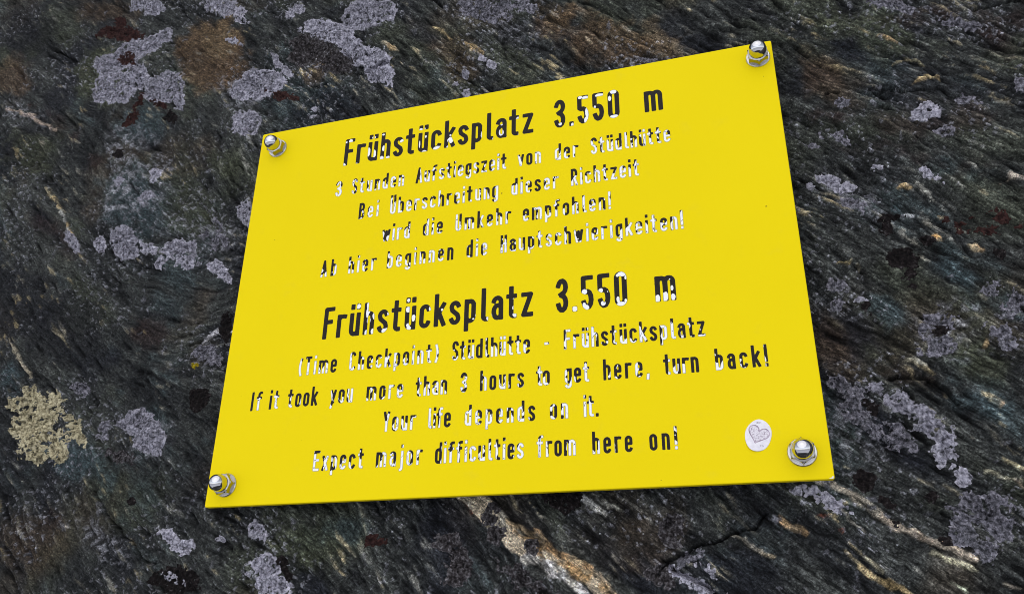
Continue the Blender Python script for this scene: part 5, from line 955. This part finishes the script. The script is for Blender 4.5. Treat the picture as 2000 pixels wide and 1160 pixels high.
for (cap, words, label) in LINES:
    VX, VZ, VP, VD, FF = [], [], [], [], []; off = 0
    head = cap > 0.02
    for (text, codes, xa, xb, za, zb) in words:
        gl = [glyph(c) for c in text]
        tot = sum(q[1] for q in gl) * cap
        sc = 1.0
        gap = (xb - xa - tot) / (len(text) - 1) if len(text) > 1 else 0
        if len(text) == 1: sc = (xb - xa) / tot
        cx = xa
        for ch, (st, wd), code in zip(text, gl, codes):
            seed += 1
            zbase = za + (zb - za) * (cx - xa) / max(xb - xa, 1e-6)
            fn = lambda X, Y: glyph_sdf(X, Y, st, HS)
            g = 0.018 if not head else 0.013
            x, y, ins, f = contour_mesh(fn, -0.08, wd + 0.08, -0.26, 1.28, g)
            px = cx + x * cap * sc; pz = zbase + y * cap
            if head:
                p = np.full(x.shape, -0.3)
                for (bx, bz, rx, rz) in BLOBS:
                    if abs(bx - cx) < 0.03 and abs(bz - zbase) < 0.04:
                        q = 1 - np.hypot((px - bx) / rx, (pz - bz) / rz) + 0.14 * perlin(px * 500, pz * 500, 3)
                        p = np.maximum(p, q * 0.8)
            else:
                fr = int(code) / 9.0
                n = 0.55 * fbm(px * 230, pz * 150, 300 + seed, 2) + 0.04 * perlin(px * 600, pz * 380, 900 + seed)
                bias = 0.62 * (0.42 - np.clip(y, -0.2, 1.1))       # flakes from the bottom of the strokes first
                if seed % 5 == 0: bias = bias * 0.2 + 0.9 * (x / max(wd, 0.1) - 0.5)
                elif seed % 5 == 3: bias = bias * 0.5 - 0.7 * (x / max(wd, 0.1) - 0.5)
                s0 = n + bias
                if fr <= 0: p = np.full(x.shape, -0.4)
                else:
                    thr = np.quantile(s0, 1 - min(fr * 1.02, 0.93)); p = np.clip((s0 - thr) * 1.6, -0.5, 0.5)
                    if fr > 0.5:                                    # hair-lines of paint left in the middle of a bare stroke
                        hair = np.abs(perlin(px * 160, pz * 90, 1500 + seed)) < 0.035
                        p = np.where(hair & (ins > 0.035), -0.25, p)
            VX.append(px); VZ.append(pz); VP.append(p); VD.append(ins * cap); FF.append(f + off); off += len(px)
            cx += wd * cap * sc + gap
    vx, vz = np.concatenate(VX), np.concatenate(VZ)
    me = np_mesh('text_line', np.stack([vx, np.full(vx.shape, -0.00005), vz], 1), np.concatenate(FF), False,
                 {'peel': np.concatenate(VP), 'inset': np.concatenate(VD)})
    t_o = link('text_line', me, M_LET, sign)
    t_o['label'] = label

# a chip at the lower right corner, down to the white core
bm = bmesh.new()
vs = [bm.verts.new((0.1990 + x, -0.00004, -0.14935 + z)) for x, z in ((-0.0021, -0.0002), (-0.0012, 0.0001), (-0.0005, 0.0003), (0.0001, 0.0011), (0.0005, 0.0009), (0.0005, -0.0001), (0.0000, -0.0004))]
bm.faces.new(vs[::-1])
bmesh.ops.recalc_face_normals(bm, faces=bm.faces)
M_CORE = mat_plain('white_core', (0.62, 0.60, 0.55), (0.80, 0.78, 0.74), 900, 0.7)
bm_obj('corner_chip', bm, M_CORE, sign)

# ------------------------------------------------------------------ four cap nuts on washers
def lathe(prof, n=48):
    bm = bmesh.new(); rings = []
    for (r, y) in prof:
        if r < 1e-7: rings.append([bm.verts.new((0, y, 0))])
        else: rings.append([bm.verts.new((r * math.cos(2 * math.pi * k / n), y, r * math.sin(2 * math.pi * k / n))) for k in range(n)])
    for a, b in zip(rings[:-1], rings[1:]):
        for k in range(n):
            k2 = (k + 1) % n
            if len(a) == 1: bm.faces.new((a[0], b[k], b[k2]))
            elif len(b) == 1: bm.faces.new((a[k], b[0], a[k2]))
            else: bm.faces.new((a[k], b[k], b[k2], a[k2]))
    bmesh.ops.recalc_face_normals(bm, faces=bm.faces)
    return bm
def smooth_by_angle(o, deg=38):
    me = o.data; bm = bmesh.new(); bm.from_mesh(me)
    for f in bm.faces: f.smooth = True
    for e in bm.edges: e.smooth = not (len(e.link_faces) == 2 and e.calc_face_angle(0) > math.radians(deg))
    bm.to_mesh(me); bm.free()

def make_nut():
    root = link('cap_nut', None)
    mm = 0.001
    w_ = bm_obj('washer', lathe([(4.2 * mm, 0), (7.9 * mm, 0), (8.0 * mm, -0.12 * mm), (8.0 * mm, -0.75 * mm), (7.55 * mm, -1.3 * mm), (4.2 * mm, -1.3 * mm)], 64), M_WASH, root); smooth_by_angle(w_)
    # hexagon with chamfered corners
    bm = bmesh.new(); af = 6.45 * mm; n = 96; rings = []
    def hexr(a):
        a = (a + math.pi / 6) % (math.pi / 3) - math.pi / 6
        return af / math.cos(a)
    for (y, cap) in ((-1.3, 7.0), (-1.6, 7.45), (-5.3, 7.45), (-5.9, 6.6), (-6.3, 5.75)):
        rings.append([bm.verts.new((min(hexr(2 * math.pi * k / n), cap * mm) * math.cos(2 * math.pi * k / n), y * mm, min(hexr(2 * math.pi * k / n), cap * mm) * math.sin(2 * math.pi * k / n))) for k in range(n)])
    for a, b in zip(rings[:-1], rings[1:]):
        for k in range(n): bm.faces.new((a[k], b[k], b[(k + 1) % n], a[(k + 1) % n]))
    bm.faces.new(rings[0]); bm.faces.new(rings[-1])
    bmesh.ops.recalc_face_normals(bm, faces=bm.faces)
    h_ = bm_obj('hexagon', bm, M_HEX, root)
    prof = [(5.65 * mm, -5.8 * mm), (5.68 * mm, -9.7 * mm)] + [(5.68 * mm * math.cos(math.radians(a)), (-9.7 - 5.7 * math.sin(math.radians(a))) * mm) for a in range(4, 89, 4)] + [(0, -15.4 * mm)]
    d_ = bm_obj('dome', lathe(prof, 64), M_CHROME, root); smooth_by_angle(d_, 60)
    s_ = bm_obj('stud', lathe([(0, -2 * mm), (3.9 * mm, -2 * mm), (3.9 * mm, 45 * mm), (0, 45 * mm)], 24), M_HEX, root); smooth_by_angle(s_)
    return root
NUTS = [((-0.1835, 0.1332), 8, 'domed steel cap nut on washer holding the top left corner of the yellow sign'),
        ((0.1900, 0.1372), -3, 'domed steel cap nut on washer at the top right corner of the yellow sign'),
        ((-0.1853, -0.1358), 22, 'domed steel cap nut on washer at the bottom left corner of the yellow sign'),
        ((0.1850, -0.1347), 0, 'domed steel cap nut on washer at the bottom right corner, next to the heart sticker')]
proto = make_nut()
for i, ((x, z), rot, lab) in enumerate(NUTS):
    if i == 0: n_ = proto
    else:
        n_ = proto.copy(); COL.objects.link(n_)
        for ch in list(proto.children):
            c2 = ch.copy(); COL.objects.link(c2); c2.parent = n_
    n_.location = (x, 0, z + ZO); n_.rotation_euler = (0, math.radians(rot), 0)
    tag(n_, lab, 'nut', 'cap nuts at the corners of the sign')

# ------------------------------------------------------------------ heart sticker near the lower right nut
st_root = link('heart_sticker', None, loc=(0.1627, 0, -0.1237 + ZO))
tag(st_root, 'small oval white sticker with a speckled grey purple heart, stuck beside the bottom right nut', 'sticker')
m = NT('sticker_paper'); n = m.noise(350, 4, 0.6); n2 = m.noise(1500, 3, 0.7)
c = m.ramp(n.outputs[0], [(0.3, (0.68, 0.65, 0.71)), (0.7, (0.82, 0.79, 0.83))])
m.set(Base_Color=c.outputs[0], Roughness=0.6); m.bump(n.outputs[0], 0.4, 0.0006); M_PAPER = m.m
bm = bmesh.new(); rings = []
for k, (fr, y) in enumerate(((0.0, -0.00022), (0.5, -0.00022), (0.85, -0.00022), (0.96, -0.0002), (1.0, -0.00012), (1.0, -0.00002))):
    if fr == 0: rings.append([bm.verts.new((0, y, 0))]); continue
    rg = []
    for q in range(64):
        a = 2 * math.pi * q / 64
        r = 1 + 0.02 * math.sin(2 * a + 1) + 0.012 * math.sin(5 * a)
        X = 0.0072 * r * fr * math.cos(a) + 0.0009 * fr * math.sin(a); Z = 0.0093 * r * fr * math.sin(a)
        curl = max(0, math.cos(a - math.radians(238))) ** 6 * max(0, fr - 0.5) * 2
        rg.append(bm.verts.new((X, y - 0.0008 * curl, Z)))
    rings.append(rg)
for q in range(64): bm.faces.new((rings[0][0], rings[1][q], rings[1][(q + 1) % 64]))
for a, b in zip(rings[1:-1], rings[2:]):
    for q in range(64): bm.faces.new((a[q], b[q], b[(q + 1) % 64], a[(q + 1) % 64]))
bmesh.ops.recalc_face_normals(bm, faces=bm.faces)
bm_obj('paper', bm, M_PAPER, st_root, True)

tt_ = np.linspace(0, 2 * np.pi, 90)
hx0 = 16 * np.sin(tt_) ** 3; hz0 = 13 * np.cos(tt_) - 5 * np.cos(2 * tt_) - 2 * np.cos(3 * tt_) - np.cos(4 * tt_) + 2
ca_, sa_ = math.cos(math.radians(-25)), math.sin(math.radians(-25))
HP = np.stack([0.000375 * (hx0 * ca_ - hz0 * sa_) - 0.0002, 0.000375 * (hx0 * sa_ + hz0 * ca_)], 1)
def heart_field(X, Z):
    d = np.full(X.shape, 9.0); ins = np.zeros(X.shape, bool)
    for (ax, az), (bx, bz) in zip(HP[:-1], HP[1:]):
        ex, ez = bx - ax, bz - az
        q = np.clip(((X - ax) * ex + (Z - az) * ez) / (ex * ex + ez * ez + 1e-15), 0, 1)
        d = np.minimum(d, np.hypot(X - ax - q * ex, Z - az - q * ez))
        ins ^= ((az > Z) != (bz > Z)) & (X < ex * (Z - az) / (ez if abs(ez) > 1e-12 else 1e-12) + ax)
    return np.where(ins, -d, d)
m = NT('heart_print'); ed = m.attr('inset'); n = m.noise(1500, 3, 0.7); n2 = m.noise(260, 2, 0.5)
inner = m.ramp(n.outputs[0], [(0.38, (0.26, 0.20, 0.26)), (0.47, (0.64, 0.59, 0.65)), (0.6, (0.74, 0.70, 0.75))])
band = m.ramp(n2.outputs[0], [(0.35, (0.17, 0.11, 0.16)), (0.65, (0.46, 0.38, 0.46))])
k = m.ramp(m.math('MULTIPLY', ed.outputs['Fac'], 1000), [(0.38, 1.0), (0.75, 0.0)])
a = m.mix(k.outputs[0], inner.outputs[0], band.outputs[0])
m.set(Base_Color=a, Roughness=0.6); M_HEART = m.m
hx, hz, hd, hf = contour_mesh(heart_field, -0.0066, 0.0066, -0.0072, 0.0066, 0.00012)
hd = -np.minimum(heart_field(hx, hz), 0)
me = np_mesh('heart', np.stack([hx, np.full(hx.shape, -0.00026), hz], 1), hf, False, {'inset': hd})
link('heart', me, M_HEART, st_root)
M_INK = mat_plain('grey_ink', (0.20, 0.19, 0.20), (0.34, 0.32, 0.34), 1500, 0.7)
for text, zc, xc, til in (('CHILE', 0.0066, 0.0010, -0.10), ('2016', -0.0068, 0.0010, 0.10)):
    cap = 0.00125; gl = [glyph(c) for c in text]; gap = 0.00028
    tot = sum(q[1] for q in gl) * cap + gap * (len(text) - 1); cx = xc - tot / 2; X_, Z_, F_ = [], [], []; off = 0
    for (stt, wd) in gl:
        x, y, ins, f = contour_mesh(lambda A_, B_: glyph_sdf(A_, B_, stt, HS * 0.9), -0.08, wd + 0.08, -0.1, 1.1, 0.03)
        X_.append(cx + x * cap); Z_.append(zc + y * cap + til * (cx - xc)); F_.append(f + off); off += len(x); cx += wd * cap + gap
    x_, z_ = np.concatenate(X_), np.concatenate(Z_)
    link('lettering', np_mesh('lettering', np.stack([x_, np.full(x_.shape, -0.00026), z_], 1), np.concatenate(F_), False), M_INK, st_root)

# ------------------------------------------------------------------ lean the slab, and everything fixed to it, back against the mountain
for o in list(SC.objects):
    if o.parent is None and o not in (ground, so, cam_o):
        o.matrix_basis = LEAN @ o.matrix_basis
